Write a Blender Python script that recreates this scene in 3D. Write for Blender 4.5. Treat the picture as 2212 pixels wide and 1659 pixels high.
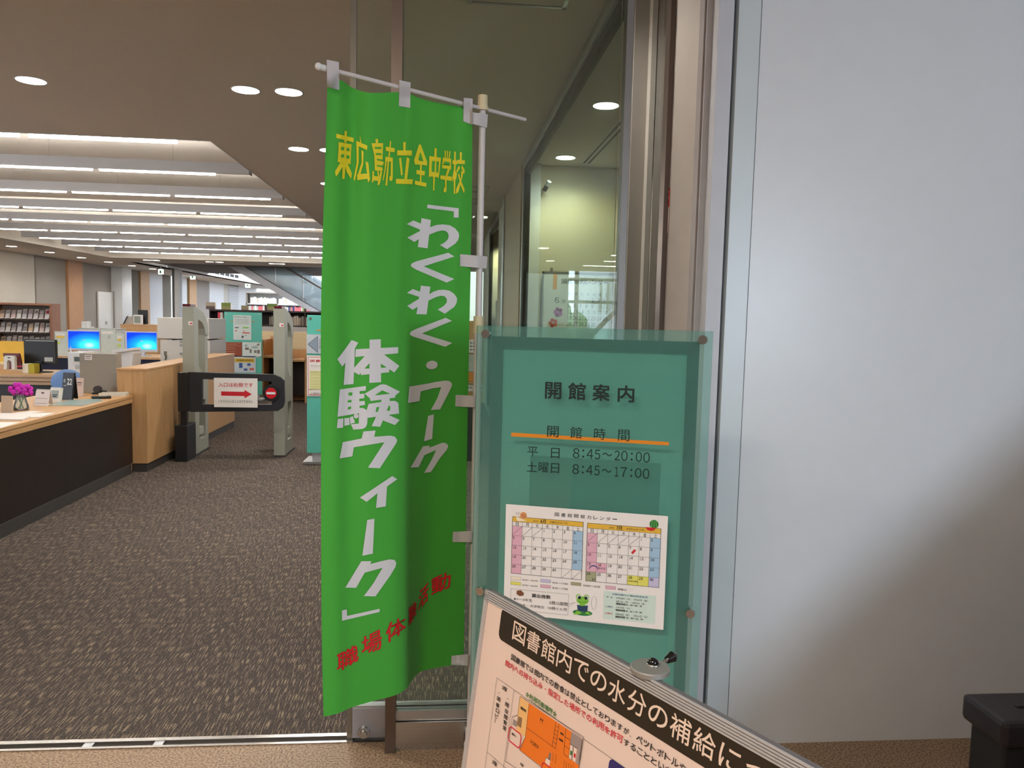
import bpy, bmesh, math, random
from mathutils import Vector, Matrix
from mathutils.bvhtree import BVHTree
from mathutils.geometry import tessellate_polygon
random.seed(7)
SC = bpy.context.scene
COL = SC.collection
for o in list(bpy.data.objects): bpy.data.objects.remove(o)

# ---------------------------------------------------------------- camera
W, H, F = 2212.0, 1659.0, 1662.0
YAW, PIT, ROL = .0900, .0845, .0230
fw = Vector((math.sin(YAW)*math.cos(PIT), math.cos(YAW)*math.cos(PIT), -math.sin(PIT)))
_r = Vector((math.cos(YAW), -math.sin(YAW), 0)); _u = _r.cross(fw)
rt = _r*math.cos(ROL)+_u*math.sin(ROL); up = -_r*math.sin(ROL)+_u*math.cos(ROL)
EYE = Vector((0, 0, 1.5))
cd = bpy.data.cameras.new('camera'); cam = bpy.data.objects.new('camera', cd); COL.objects.link(cam)
cd.sensor_width = 36; cd.lens = F/W*36; cd.clip_start = .02; cd.clip_end = 300
m = Matrix((rt, up, -fw)).transposed().to_4x4(); m.translation = EYE
cam.matrix_world = m
SC.camera = cam

# ---------------------------------------------------------------- world, light, exposure
w = bpy.data.worlds.new('sky'); SC.world = w; w.use_nodes = True
wn = w.node_tree.nodes; wl = w.node_tree.links
bg = wn['Background']
tc = wn.new('ShaderNodeTexCoord'); nz = wn.new('ShaderNodeTexNoise'); nz.inputs['Scale'].default_value = 2.5
cr = wn.new('ShaderNodeValToRGB'); cr.color_ramp.elements[0].color = (.62, .74, .90, 1); cr.color_ramp.elements[1].color = (.80, .88, 1.0, 1)
wl.new(tc.outputs['Generated'], nz.inputs['Vector']); wl.new(nz.outputs['Fac'], cr.inputs['Fac']); wl.new(cr.outputs['Color'], bg.inputs['Color'])
bg.inputs['Strength'].default_value = 7.0
SC.view_settings.view_transform = 'Standard'; SC.view_settings.look = 'None'
SC.view_settings.gamma = 1; SC.view_settings.use_curve_mapping = False
SC.view_settings.exposure = 0.55
SC.cycles.max_bounces = 8; SC.cycles.diffuse_bounces = 4; SC.cycles.glossy_bounces = 4
SC.cycles.transparent_max_bounces = 24; SC.cycles.transmission_bounces = 6
SC.cycles.caustics_reflective = False; SC.cycles.caustics_refractive = False
SC.cycles.sample_clamp_indirect = 6; SC.cycles.use_denoising = True

TUBE, DOWN, SCREEN = 22.0, 14.0, 1.0

def area(name, loc, rot, sx, sy, power, col=(1, 1, 1)):
    l = bpy.data.lights.new(name, 'AREA'); l.shape = 'RECTANGLE'; l.size = sx; l.size_y = sy
    l.energy = power; l.color = col
    o = bpy.data.objects.new(name, l); COL.objects.link(o); o.location = loc; o.rotation_euler = rot
    return o
# daylight entering by the tall side window of the lobby (behind the camera, on the right)
area('window_daylight', (3.5, -3.6, 1.75), (math.radians(90), 0, math.radians(28)), 0.65, 1.5, 100, (.70, .85, 1.0))
# warm fill lamps added near the lobby ceiling, out of view
area('lobby_fill', (-1.0, -.8, 2.93), (0, 0, 0), 1.2, .3, 54, (1, .90, .78))
area('lobby_fill', (-3.2, .6, 2.93), (0, 0, 0), 1.2, .3, 46, (1, .90, .78))
# roof light over the stair hall
area('roof_daylight', (-5.5, 33, 6.6), (0, 0, 0), 8, 12, 1500, (.95, .98, 1.0))

# ---------------------------------------------------------------- helpers
def lin(c):
    r = []
    for v in c:
        v /= 255.0
        r.append(v/12.92 if v <= .04045 else ((v+.055)/1.055)**2.4)
    return (*r, 1)
MATS = {}
def M(name, col=(200, 200, 200), rough=.6, metal=0, spec=.5, var=.04, scale=12, stretch=(1, 1, 1), bump=0, emit=None, estr=0, alpha=None):
    if name in MATS: return MATS[name]
    m = bpy.data.materials.new(name); m.use_nodes = True; MATS[name] = m
    n = m.node_tree.nodes; l = m.node_tree.links; b = n['Principled BSDF']
    c = lin(col)
    b.inputs['Roughness'].default_value = rough; b.inputs['Metallic'].default_value = metal
    b.inputs['Specular IOR Level'].default_value = spec
    tc = n.new('ShaderNodeTexCoord'); mp = n.new('ShaderNodeMapping'); mp.inputs['Scale'].default_value = stretch
    no = n.new('ShaderNodeTexNoise'); no.inputs['Scale'].default_value = scale; no.inputs['Detail'].default_value = 4
    l.new(tc.outputs['Object'], mp.inputs['Vector']); l.new(mp.outputs['Vector'], no.inputs['Vector'])
    rp = n.new('ShaderNodeValToRGB'); rp.color_ramp.elements[0].position = .3; rp.color_ramp.elements[1].position = .7
    rp.color_ramp.elements[0].color = tuple(max(0, v*(1-var)) for v in c[:3])+(1,)
    rp.color_ramp.elements[1].color = tuple(min(1, v*(1+var)) for v in c[:3])+(1,)
    l.new(no.outputs['Fac'], rp.inputs['Fac']); l.new(rp.outputs['Color'], b.inputs['Base Color'])
    if bump:
        bp = n.new('ShaderNodeBump'); bp.inputs['Strength'].default_value = bump; bp.inputs['Distance'].default_value = .002
        l.new(no.outputs['Fac'], bp.inputs['Height']); l.new(bp.outputs['Normal'], b.inputs['Normal'])
    if emit:
        b.inputs['Emission Color'].default_value = lin(emit); b.inputs['Emission Strength'].default_value = estr
    if alpha is not None: b.inputs['Alpha'].default_value = alpha
    return m
def wood(name, c1, c2, rough=.4, axis=2):
    if name in MATS: return MATS[name]
    m = M(name, c1, rough, var=0)
    n = m.node_tree.nodes; l = m.node_tree.links; b = n['Principled BSDF']
    no = [x for x in n if x.type == 'TEX_NOISE'][0]; mp = [x for x in n if x.type == 'MAPPING'][0]; rp = [x for x in n if x.type == 'VALTORGB'][0]
    s = [9, 9, 9]; s[axis] = .7; mp.inputs['Scale'].default_value = s; no.inputs['Scale'].default_value = 5; no.inputs['Detail'].default_value = 6
    rp.color_ramp.elements[0].color = lin(c1); rp.color_ramp.elements[1].color = lin(c2)
    return m
def glass(name, tint=(.9, .95, .93), refl=1.0, ior=1.5, haze=0.0, hazecol=(200, 220, 215)):
    if name in MATS: return MATS[name]
    m = bpy.data.materials.new(name); m.use_nodes = True; MATS[name] = m
    n = m.node_tree.nodes; l = m.node_tree.links
    n.remove(n['Principled BSDF']); out = [x for x in n if x.type == 'OUTPUT_MATERIAL'][0]
    t = n.new('ShaderNodeBsdfTransparent'); t.inputs['Color'].default_value = (*tint, 1)
    g = n.new('ShaderNodeBsdfGlossy'); g.inputs['Roughness'].default_value = .0
    fr = n.new('ShaderNodeFresnel'); fr.inputs['IOR'].default_value = ior
    mu = n.new('ShaderNodeMath'); mu.operation = 'MULTIPLY'; mu.inputs[1].default_value = refl; l.new(fr.outputs[0], mu.inputs[0])
    mx = n.new('ShaderNodeMixShader'); l.new(mu.outputs[0], mx.inputs[0]); l.new(t.outputs[0], mx.inputs[1]); l.new(g.outputs[0], mx.inputs[2])
    o = mx
    if haze:
        d = n.new('ShaderNodeBsdfDiffuse'); d.inputs['Color'].default_value = lin(hazecol)
        m2 = n.new('ShaderNodeMixShader'); m2.inputs[0].default_value = haze
        l.new(t.outputs[0], m2.inputs[1]); l.new(d.outputs[0], m2.inputs[2]); l.new(m2.outputs[0], mx.inputs[1])
    l.new(o.outputs[0], out.inputs[0])
    return m
def emis(name, col, s):
    if name in MATS: return MATS[name]
    m = bpy.data.materials.new(name); m.use_nodes = True; MATS[name] = m
    n = m.node_tree.nodes; l = m.node_tree.links
    n.remove(n['Principled BSDF']); out = [x for x in n if x.type == 'OUTPUT_MATERIAL'][0]
    e = n.new('ShaderNodeEmission'); e.inputs['Color'].default_value = lin(col); e.inputs['Strength'].default_value = s
    l.new(e.outputs[0], out.inputs[0]); return m

def tag(o, label=None, cat=None, group=None, kind=None):
    if label: o['label'] = label
    if cat: o['category'] = cat
    if group: o['group'] = group
    if kind: o['kind'] = kind
    return o
def empty(name, loc, label, cat, group=None, rz=0):
    o = bpy.data.objects.new(name, None); COL.objects.link(o); o.location = loc; o.rotation_euler.z = rz
    o.empty_display_size = .1
    bpy.context.view_layer.update() if False else None
    return tag(o, label, cat, group)
def wmat(o):
    m = Matrix.LocRotScale(o.location, o.rotation_euler, o.scale)
    return wmat(o.parent) @ m if o.parent else m

class MB:
    """collects shapes given in world metres; build() links them as one mesh object"""
    def __init__(s): s.v = []; s.f = []; s.smooth = []
    def add(s, vs, fs, smooth=False):
        k = len(s.v); s.v += [tuple(v) for v in vs]; s.f += [tuple(i+k for i in f) for f in fs]; s.smooth += [smooth]*len(fs); return s
    def box(s, x0, x1, y0, y1, z0, z1, T=None, ch=0):
        if x0 > x1: x0, x1 = x1, x0
        if y0 > y1: y0, y1 = y1, y0
        if z0 > z1: z0, z1 = z1, z0
        if ch:
            bm = bmesh.new(); bmesh.ops.create_cube(bm, size=1)
            for v in bm.verts: v.co = Vector(((x0+x1)/2+v.co.x*(x1-x0), (y0+y1)/2+v.co.y*(y1-y0), (z0+z1)/2+v.co.z*(z1-z0)))
            bmesh.ops.bevel(bm, geom=bm.edges[:], offset=ch, segments=2, affect='EDGES', profile=.5)
            bm.verts.index_update(); vs = [v.co.copy() for v in bm.verts]; fs = [[v.index for v in f.verts] for f in bm.faces]; bm.free()
            if T: vs = [T @ v for v in vs]
            return s.add(vs, fs)
        vs = [Vector(p) for p in ((x0, y0, z0), (x1, y0, z0), (x1, y1, z0), (x0, y1, z0), (x0, y0, z1), (x1, y0, z1), (x1, y1, z1), (x0, y1, z1))]
        if T: vs = [T @ v for v in vs]
        return s.add(vs, [(0, 3, 2, 1), (4, 5, 6, 7), (0, 1, 5, 4), (1, 2, 6, 5), (2, 3, 7, 6), (3, 0, 4, 7)])
    def cyl(s, a, b, r, r2=None, n=16, cap=True):
        a = Vector(a); b = Vector(b); r2 = r if r2 is None else r2
        d = (b-a).normalized(); t = d.orthogonal().normalized(); q = d.cross(t)
        vs = []; 
        for p, rr in ((a, r), (b, r2)):
            for i in range(n):
                an = 2*math.pi*i/n; vs.append(p+t*math.cos(an)*rr+q*math.sin(an)*rr)
        fs = [(i, (i+1) % n, n+(i+1) % n, n+i) for i in range(n)]
        s.add(vs, fs, True)
        if cap: s.add(vs, [tuple(range(n))[::-1], tuple(range(n, 2*n))])
        return s
    def lathe(s, prof, loc, n=24, T=None, smooth=True):
        vs = []; fs = []
        for (r, z) in prof:
            for i in range(n):
                an = 2*math.pi*i/n; vs.append(Vector((r*math.cos(an), r*math.sin(an), z)))
        for j in range(len(prof)-1):
            for i in range(n):
                fs.append((j*n+i, j*n+(i+1) % n, (j+1)*n+(i+1) % n, (j+1)*n+i))
        vs = [(T @ v if T else v)+Vector(loc) for v in vs]
        return s.add(vs, fs, smooth)
    def ball(s, c, r, sz=(1, 1, 1), n=12, m=8):
        vs = []; fs = []
        for j in range(m+1):
            th = math.pi*j/m
            for i in range(n):
                an = 2*math.pi*i/n; vs.append((c[0]+r*sz[0]*math.sin(th)*math.cos(an), c[1]+r*sz[1]*math.sin(th)*math.sin(an), c[2]+r*sz[2]*math.cos(th)))
        for j in range(m):
            for i in range(n): fs.append((j*n+i, (j+1)*n+i, (j+1)*n+(i+1) % n, j*n+(i+1) % n))
        return s.add(vs, fs, True)
    def prism(s, poly, d):
        """poly: list of 3-D points (planar), extruded by vector d; concave outlines allowed"""
        poly = [Vector(p) for p in poly]; d = Vector(d); n = len(poly)
        tr = tessellate_polygon([poly]); nrm = Vector()
        vs = poly+[p+d for p in poly]
        fs = [tuple(t) for t in tr]+[tuple(i+n for i in reversed(t)) for t in tr]
        fs += [(i, (i+1) % n, n+(i+1) % n, n+i) for i in range(n)]
        return s.add(vs, fs)
    def tube(s, pts, r, n=8):
        for a, b in zip(pts[:-1], pts[1:]):
            if (Vector(a)-Vector(b)).length > 1e-5: s.cyl(a, b, r, n=n)
        return s
    def build(s, name, mat, parent=None, label=None, cat=None, group=None, kind=None):
        me = bpy.data.meshes.new(name); me.from_pydata(s.v, [], s.f)
        if any(s.smooth): me.polygons.foreach_set('use_smooth', s.smooth)
        me.validate(); me.update()
        bm = bmesh.new(); bm.from_mesh(me); bmesh.ops.recalc_face_normals(bm, faces=bm.faces[:]); bm.to_mesh(me); bm.free()
        me.materials.append(mat)
        o = bpy.data.objects.new(name, me); COL.objects.link(o)
        if parent:
            o.parent = parent; me.transform(wmat(parent).inverted())
        elif kind != 'structure' and s.v:
            # a single-mesh thing keeps its origin at its base
            xs, ys, zs = zip(*s.v); c = Vector(((min(xs)+max(xs))/2, (min(ys)+max(ys))/2, min(zs)))
            me.transform(Matrix.Translation(-c)); o.location = c
        return tag(o, label, cat, group, kind)
def bx(name, mat, parent, x0, x1, y0, y1, z0, z1, ch=0, **k):
    return MB().box(x0, x1, y0, y1, z0, z1, ch=ch).build(name, mat, parent, **k)
def copy_tree(o, parent=None):
    c = o.copy(); COL.objects.link(c); c.parent = parent
    for ch in list(o.children):
        copy_tree(ch, c)
    return c

def ray(x, y):
    d = fw*F+rt*(x-W/2)+up*(H/2-y); return d/d.y
def aty(x, y, Y): return EYE+ray(x, y)*Y
def atz(x, y, z):
    d = ray(x, y); return EYE+d*((z-1.5)/d.z)
def atx(x, y, X):
    d = ray(x, y); return EYE+d*(X/d.x)

# ---- text as flat geometry
_tc = {}
def tmesh(text, res=2):
    if len(text) == 1 and text in '0123456789': text = chr(ord(text)+0xFEE0)      # the wide forms have a proper figure one
    if text in _tc: return _tc[text]
    c = bpy.data.curves.new('t', 'FONT'); c.body = text; c.size = 1; c.resolution_u = 5 if len(text) == 1 else res
    o = bpy.data.objects.new('t', c); me = bpy.data.meshes.new_from_object(o)
    vs = [(v.co.x, v.co.y) for v in me.vertices]; fs = [tuple(p.vertices) for p in me.polygons]
    bpy.data.objects.remove(o); bpy.data.curves.remove(c); bpy.data.meshes.remove(me)
    xs = [v[0] for v in vs]; ys = [v[1] for v in vs]
    x0, x1, y0, y1 = min(xs), max(xs), min(ys), max(ys)
    w_, h_ = max(x1-x0, 1e-4), max(y1-y0, 1e-4)
    r = ([((x-x0)/w_, (y1-y)/h_) for x, y in vs], fs, w_, h_); _tc[text] = r; return r
def boldset(w_, h_, b):
    if not b: return [(0, 0, 1, 1)]
    bx_, by_ = b/w_, b/h_
    return [(dx*bx_, dy*by_, 1-2*bx_, 1-2*by_) for dx in (0, 1, 2) for dy in (0, 1, 2) if (dx, dy) != (1, 1)] + [(bx_, by_, 1-2*bx_, 1-2*by_)]

class Plane:
    def __init__(s, O, S, T): s.O = Vector(O); s.S = Vector(S).normalized(); s.T = Vector(T).normalized(); s.N = s.S.cross(s.T).normalized()
    def st(s, x, y):
        d = ray(x, y); t = (s.O-EYE).dot(s.N)/d.dot(s.N); q = EYE+d*t-s.O; return (q.dot(s.S), q.dot(s.T))
    def pt(s, a, b, off=0): return s.O+s.S*a+s.T*b-s.N*off       # N points away from the reader
    def poly(s, mb, pts, off=.0008):
        P = [s.pt(a, b, off) for a, b in pts]; mb.add(P, [tuple(t) for t in tessellate_polygon([P])])
    def polypx(s, mb, pts, off=.0008): s.poly(mb, [s.st(*p) for p in pts], off)
    def rect(s, mb, a0, b0, a1, b1, off=.0008): s.poly(mb, [(a0, b0), (a1, b0), (a1, b1), (a0, b1)], off)
    def frame(s, mb, a0, b0, a1, b1, w_, off=.0009):
        s.rect(mb, a0, b0, a1, b0+w_, off); s.rect(mb, a0, b1-w_, a1, b1, off); s.rect(mb, a0, b0, a0+w_, b1, off); s.rect(mb, a1-w_, b0, a1, b1, off)
    def seg(s, mb, p, q, w_, off=.0009):
        p = Vector(p); q = Vector(q); d = (q-p).normalized(); n = Vector((-d.y, d.x))*w_/2
        s.poly(mb, [tuple(p+n), tuple(q+n), tuple(q-n), tuple(p-n)], off)
    def disc(s, mb, a, b, r, off=.001, ry=None, n=20): s.poly(mb, [(a+r*math.cos(2*math.pi*i/n), b+(ry or r)*math.sin(2*math.pi*i/n)) for i in range(n)], off)
    def text(s, mb, txt, a0, b0, a1, b1, bold=0, off=.001):
        vs, fs, w_, h_ = tmesh(txt)
        for i_, (ox, oy, kx, ky) in enumerate(boldset(w_, h_, bold)):      # each copy a hair above the last, so that none shades another
            mb.add([s.pt(a0+(ox+x*kx)*(a1-a0), b0+(oy+y*ky)*(b1-b0), off+i_*.00005) for x, y in vs], fs)
    def textpx(s, mb, txt, L, R, T, B, bold=0, off=.001):
        """L, R, T, B: picture points on the left, right, top and bottom of the ink"""
        s.text(mb, txt, s.st(*L)[0], s.st(*T)[1], s.st(*R)[0], s.st(*B)[1], bold, off)
    def slab(s, mb, a0, b0, a1, b1, th, off=0):
        P = [s.pt(a, b, off+th) for a, b in ((a0, b0), (a1, b0), (a1, b1), (a0, b1))]
        return mb.prism(P, s.N*th)
def Cr(x0, y0, k): return lambda x, y: (x0+x/k, y0+y/k)

# ---------------------------------------------------------------- materials
m_ceil = M('ceiling_paint', (226, 217, 206), .9, var=.03, scale=60, bump=.3)
m_cof = M('coffer_paint', (228, 220, 210), .9, var=.02, scale=40)
m_wall = M('wall_cream', (205, 198, 186), .8, var=.02)
m_white = M('wall_white', (226, 226, 226), .7, var=.02)
m_greyw = M('wall_grey', (160, 152, 143), .8, var=.02)
m_dgrey = M('wall_dark_grey', (128, 120, 108), .8, var=.02)
m_beech = wood('beech', (196, 150, 100), (212, 168, 118), .45)
m_beechX = wood('beech_x', (196, 150, 100), (212, 168, 118), .45, axis=1)
m_oak = wood('oak_panel', (176, 128, 88), (196, 148, 106), .5)
m_darkw = wood('dark_brown_wood', (30, 20, 17), (38, 26, 22), .5)
m_steel = M('brushed_steel', (190, 186, 182), .28, 1, var=.08, scale=3, stretch=(90, 90, 1))
m_steelH = M('brushed_steel_rail', (190, 186, 182), .25, 1, var=.08, scale=3, stretch=(1, 90, 90))
m_alu = M('aluminium', (196, 198, 202), .35, 1, var=.03)
m_bronze = M('brown_anodised', (118, 104, 96), .35, .8, var=.03)
m_black = M('black_plastic', (26, 26, 28), .45, var=.1)
m_dark = M('dark_gasket', (14, 13, 14), .6, var=.05)
m_paper = M('white_paper', (236, 228, 222), .75, var=.01)
m_pframe = M('painted_frame', (196, 196, 202), .45, var=.02)
m_ink = M('black_ink', (24, 26, 30), .7, var=0)
m_red = M('red_ink', (206, 30, 44), .6, var=0)
m_grn = M('green_ink', (50, 120, 50), .6, var=0)
m_navy = M('navy_ink', (40, 38, 100), .6, var=0)
m_orange = M('orange_ink', (224, 134, 24), .55, var=0)
m_yel = M('yellow_ink', (232, 214, 40), .6, var=0)
m_tealp = M('teal_panel', (96, 190, 172), .35, var=.02)
m_skirt = M('grey_skirting', (66, 62, 60), .5, var=.04)
m_ivory = M('ivory_plastic', (226, 222, 210), .45, var=.02)
m_lgrey = M('light_grey_plastic', (176, 178, 172), .45, var=.02)
g_clear = glass('clear_glass', (.90, .95, .92), 1.0)
g_side = glass('side_glass', (.95, .98, .96), .10, ior=1.3)
g_bal = glass('balustrade_glass', (.86, .92, .94), .15, haze=.42, hazecol=(215, 228, 232))
e_tube = emis('tube_glow', (255, 250, 242), TUBE)
e_down = emis('downlight_glow', (255, 247, 232), DOWN)
# ================================================================ THE SETTING
def carpet():
    m = M('carpet', (96, 84, 72), .95, var=0, spec=.1)
    n = m.node_tree.nodes; l = m.node_tree.links; b = n['Principled BSDF']
    no = [x for x in n if x.type == 'TEX_NOISE'][0]; mp = [x for x in n if x.type == 'MAPPING'][0]; rp = [x for x in n if x.type == 'VALTORGB'][0]
    mp.inputs['Scale'].default_value = (230, 15, 1); no.inputs['Scale'].default_value = 1.0; no.inputs['Detail'].default_value = 0.6
    rp.color_ramp.elements[0].position = .56; rp.color_ramp.elements[1].position = .64
    rp.color_ramp.elements[0].color = lin((84, 77, 74)); rp.color_ramp.elements[1].color = lin((146, 131, 113))
    n2 = n.new('ShaderNodeTexNoise'); n2.inputs['Scale'].default_value = 150; n2.inputs['Detail'].default_value = 3
    tc = [x for x in n if x.type == 'TEX_COORD'][0]; l.new(tc.outputs['Object'], n2.inputs['Vector'])
    r2 = n.new('ShaderNodeValToRGB'); r2.color_ramp.elements[0].position = .3; r2.color_ramp.elements[1].position = .7
    r2.color_ramp.elements[0].color = (.45, .45, .47, 1); r2.color_ramp.elements[1].color = (1.35, 1.33, 1.3, 1)
    l.new(n2.outputs['Fac'], r2.inputs['Fac'])
    n3 = n.new('ShaderNodeTexNoise'); n3.inputs['Scale'].default_value = 1.3; n3.inputs['Detail'].default_value = 3; l.new(tc.outputs['Object'], n3.inputs['Vector'])
    r3 = n.new('ShaderNodeValToRGB'); r3.color_ramp.elements[0].color = (.85, .83, .88, 1); r3.color_ramp.elements[1].color = (1.12, 1.12, 1.05, 1); l.new(n3.outputs['Fac'], r3.inputs['Fac'])
    x = n.new('ShaderNodeMix'); x.data_type = 'RGBA'; x.blend_type = 'MULTIPLY'; x.inputs[0].default_value = 1
    y = n.new('ShaderNodeMix'); y.data_type = 'RGBA'; y.blend_type = 'MULTIPLY'; y.inputs[0].default_value = 1
    l.new(rp.outputs['Color'], x.inputs[6]); l.new(r2.outputs['Color'], x.inputs[7]); l.new(x.outputs[2], y.inputs[6]); l.new(r3.outputs['Color'], y.inputs[7])
    l.new(y.outputs[2], b.inputs['Base Color'])
    bp = n.new('ShaderNodeBump'); bp.inputs['Strength'].default_value = .5; bp.inputs['Distance'].default_value = .004
    l.new(n2.outputs['Fac'], bp.inputs['Height']); l.new(bp.outputs['Normal'], b.inputs['Normal'])
    return m
def stonefloor():
    m = M('lobby_stone_floor', (150, 122, 96), .5, var=0, scale=140)
    n = m.node_tree.nodes; rp = [x for x in n if x.type == 'VALTORGB'][0]
    rp.color_ramp.elements[0].position = .35; rp.color_ramp.elements[1].position = .62
    rp.color_ramp.elements[0].color = lin((104, 78, 58)); rp.color_ramp.elements[1].color = lin((182, 152, 122))
    return m
S_ = 'structure'
CZ = 2.95
MB().box(-11.3, 8, 2.68, 50, -.1, 0).build('floor', carpet(), kind=S_)
MB().box(-8, 8, -17.3, 2.63, -.1, 0).build('floor', stonefloor(), kind=S_)
MB().box(-11.3, 8, 2.63, 2.68, -.1, -.004).build('floor', M('threshold_bed', (60, 54, 50), .6), kind=S_)
# ceilings: lobby, library (with the light coffer), rooms on the right, reading area on the left
c = MB()
c.box(-8, 8, -17.3, 2.6, CZ, 3.15)
c.box(-2.0, 8, 2.6, 24.5, CZ, 3.15)              # right of the coffer
c.box(-11.4, -9.3, 2.6, 48, CZ, 3.15)
c.box(-9.3, -2.0, 2.6, 6.9, CZ, 3.15)
c.box(-9.3, -2.0, 22.6, 24.5, CZ, 3.15)
c.build('ceiling', m_ceil, kind=S_)
c = MB(); c.box(-9.5, -1.8, 6.7, 22.8, 3.40, 3.5)
c.box(-9.36, -9.3, 6.9, 22.6, CZ+.2, 3.42); c.box(-2.0, -1.94, 6.9, 22.6, CZ+.2, 3.42)
c.box(-9.3, -2.0, 6.84, 6.9, CZ+.2, 3.42); c.box(-9.3, -2.0, 22.6, 22.66, CZ+.2, 3.42)
c.build('ceiling', m_cof, kind=S_)
t = MB(); t.box(-9.3, -2.0, 6.896, 6.906, CZ-.004, CZ+.2); t.box(-2.006, -1.994, 6.9, 22.6, CZ-.004, CZ+.2)
t.build('trim_1', m_white, kind=S_)
# stair hall beyond the library ceiling
MB().box(-9.3, 9, 24.5, 50, 6.9, 7.0).build('ceiling', m_white, kind=S_)
MB().box(-9.25, -3.4, 24.52, 31.5, 3.02, 3.12).build('ceiling', M('shaded_soffit', (98, 86, 80), .8), kind=S_)  # dark brown stands in for the shade on this unlit soffit
MB().box(-11.4, 9, 49.5, 49.7, 0, 7).build('wall_back', m_white, kind=S_)
# white bulkhead beside the hall with its air slots
b = MB().box(-9.62, -9.31, 24.6, 49.5, CZ-.0, 4.2).build('wall_bulkhead', m_white, kind=S_)
bx('bulkhead_face', M('bulkhead_white', (240, 238, 234), .7), b, -9.31, -9.26, 27, 49, CZ-.004, 4.2)
for i in range(6):
    bx('air_slot', m_dark, b, -9.26, -9.25, 31.6+i*.75, 32.2+i*.75, 3.04, 3.17)
MB().box(8.0, 8.2, -17.3, 49.5, 0, 3).build('wall_right', m_wall, kind=S_)

# ---- far left wall of alternating panels
wl_ = bpy.data.objects.new('wall_left', None); COL.objects.link(wl_); tag(wl_, kind=S_)
XW = -11.3
pan = [(2.6, 22.56, m_wall, 0), (22.56, 24.27, m_greyw, .03), (24.27, 25.22, m_oak, .10), (25.22, 27.5, m_greyw, 0), (27.5, 28.34, m_white, .35),
       (28.34, 29.91, m_dgrey, 0), (29.91, 30.81, m_beechX, .06), (30.81, 32.18, m_white, .05), (32.18, 33.3, m_dgrey, 0), (33.5, 34.36, m_white, .3),
       (34.36, 35.38, m_dgrey, 0), (35.38, 36.4, m_beech, .08), (36.4, 38.41, m_greyw, 0), (38.41, 40.84, m_white, .05), (40.84, 41.86, m_wall, 0),
       (43.98, 49.5, m_white, 0)]
for a, b_, mt, pr in pan:
    bx('wall_panel', mt, wl_, XW-.25, XW+pr, a+.01, b_-.01, 0, CZ)
bx('wall_panel', m_dgrey, wl_, XW-.25, XW-.05, 41.86, 43.98, 0, CZ)
for i in range(26):
    bx('louvre_slat', m_white, wl_, XW-.05, XW+.01, 41.88, 43.96, .58+i*.09, .648+i*.09)
# half-open white service door in the left wall
d = MB().box(-11.28, -11.235, 26.34, 27.45, 0, 2.08).build('door_1', M('door_white', (232, 228, 224), .5), kind=S_)
bx('door_lock', m_steel, d, -11.235, -11.215, 26.82, 26.94, 1.0, 1.11)
bx('door_frame', m_greyw, d, -11.235, -11.21, 27.45, 27.5, 0, 2.12)

# ---- partition on the right: rooms behind glass
XG = .747
# post line and glass bay 1
tr = MB()
for a, b_ in ((3.25, 7.3), (10.6, 12.75)):
    pass
def bay(n, a, b_):
    fr = MB().box(XG-.03, XG+.03, a, b_, CZ-.07, CZ-.001).build('window_%d' % n, m_alu, kind=S_)
    bx('seal_strip', m_dark, fr, XG-.012, XG+.034, a, b_, CZ-.11, CZ-.07)
    bx('frame_post', m_alu, fr, XG-.03, XG+.03, b_, b_+.06, 0, CZ)
    bx('seal_strip', m_dark, fr, XG-.016, XG+.034, b_-.04, b_, 0, CZ-.11)
    bx('frame_sill', m_alu, fr, XG-.03, XG+.03, a, b_, 0, .08)
    bx('glass_pane', g_side, fr, XG-.004, XG+.004, a, b_-.04, .08, CZ-.11)
    return fr
bay(2, 3.25, 7.25)
bay(3, 10.6, 12.65)
MB().box(XG-.02, XG+.15, 7.31, 10.6, 0, CZ).build('wall_partition', m_wall, kind=S_)
pc = MB().box(XG-.035, XG-.02, 7.40, 9.3, 0, CZ).build('wall_partition', M('partition_tan', (170, 146, 122), .5), kind=S_)
bx('metal_strip', m_alu, pc, XG-.05, XG-.02, 9.3, 9.55, 0, CZ)
MB().box(XG-.02, XG+.15, 12.71, 14.5, 0, CZ).build('wall_partition', m_wall, kind=S_)
# rear walls of the two rooms
MB().box(XG+.03, 8, 7.35, 7.5, 0, CZ).build('wall_room', M('room_wall', (214, 206, 186), .8, var=.01), kind=S_)
MB().box(XG+.15, 8, 12.9, 13.05, 0, CZ).build('wall_room', m_wall, kind=S_)
MB().box(4.2, 4.35, 3.3, 12.9, 0, CZ).build('wall_room', m_wall, kind=S_)
bx('jamb_post', m_white, None, XG+.03, XG+.14, 7.28, 7.35, 0, CZ, kind=S_).name = 'trim_2'
# corner of the glazing near the entrance: steel post, wall strip, polished strip, jamb
def colbox(name, mat, xa, xb, Y, dep, z1=2.95, parent=None):
    a = ray(xa, 690).x*Y; b_ = ray(xb, 690).x*Y
    mb = MB().box(a, b_, Y, Y+dep, 0, z1)
    return mb.build(name, mat, parent, kind=None if parent else S_)
colbox('trim_3', M('mullion_grey', (122, 116, 112), .4, .4), 1333, 1347, 2.585, .05)
XE = ray(1347, 690).x*2.6
colbox('wall_post', m_greyw, 1350, 1388, 3.25, .12)
colbox('wall_strip', m_wall, 1386, 1397, 3.20, .12)
xa = ray(1398, 690).x*3.2
MB().prism([(xa, 3.2, 0), (ray(1425, 690).x*2.85, 2.85, 0), (ray(1425, 690).x*2.85+.02, 2.86, 0), (xa+.02, 3.22, 0)], (0, 0, CZ)).build('trim_4', M('polished_steel', (205, 205, 205), .06, 1, var=.02), kind=S_)
colbox('trim_5', m_bronze, 1424, 1434, 2.84, .06)
P0 = (ray(1434, 690).x*2.842, 2.842); P1 = (ray(1500, 690).x*2.66, 2.66)
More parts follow.
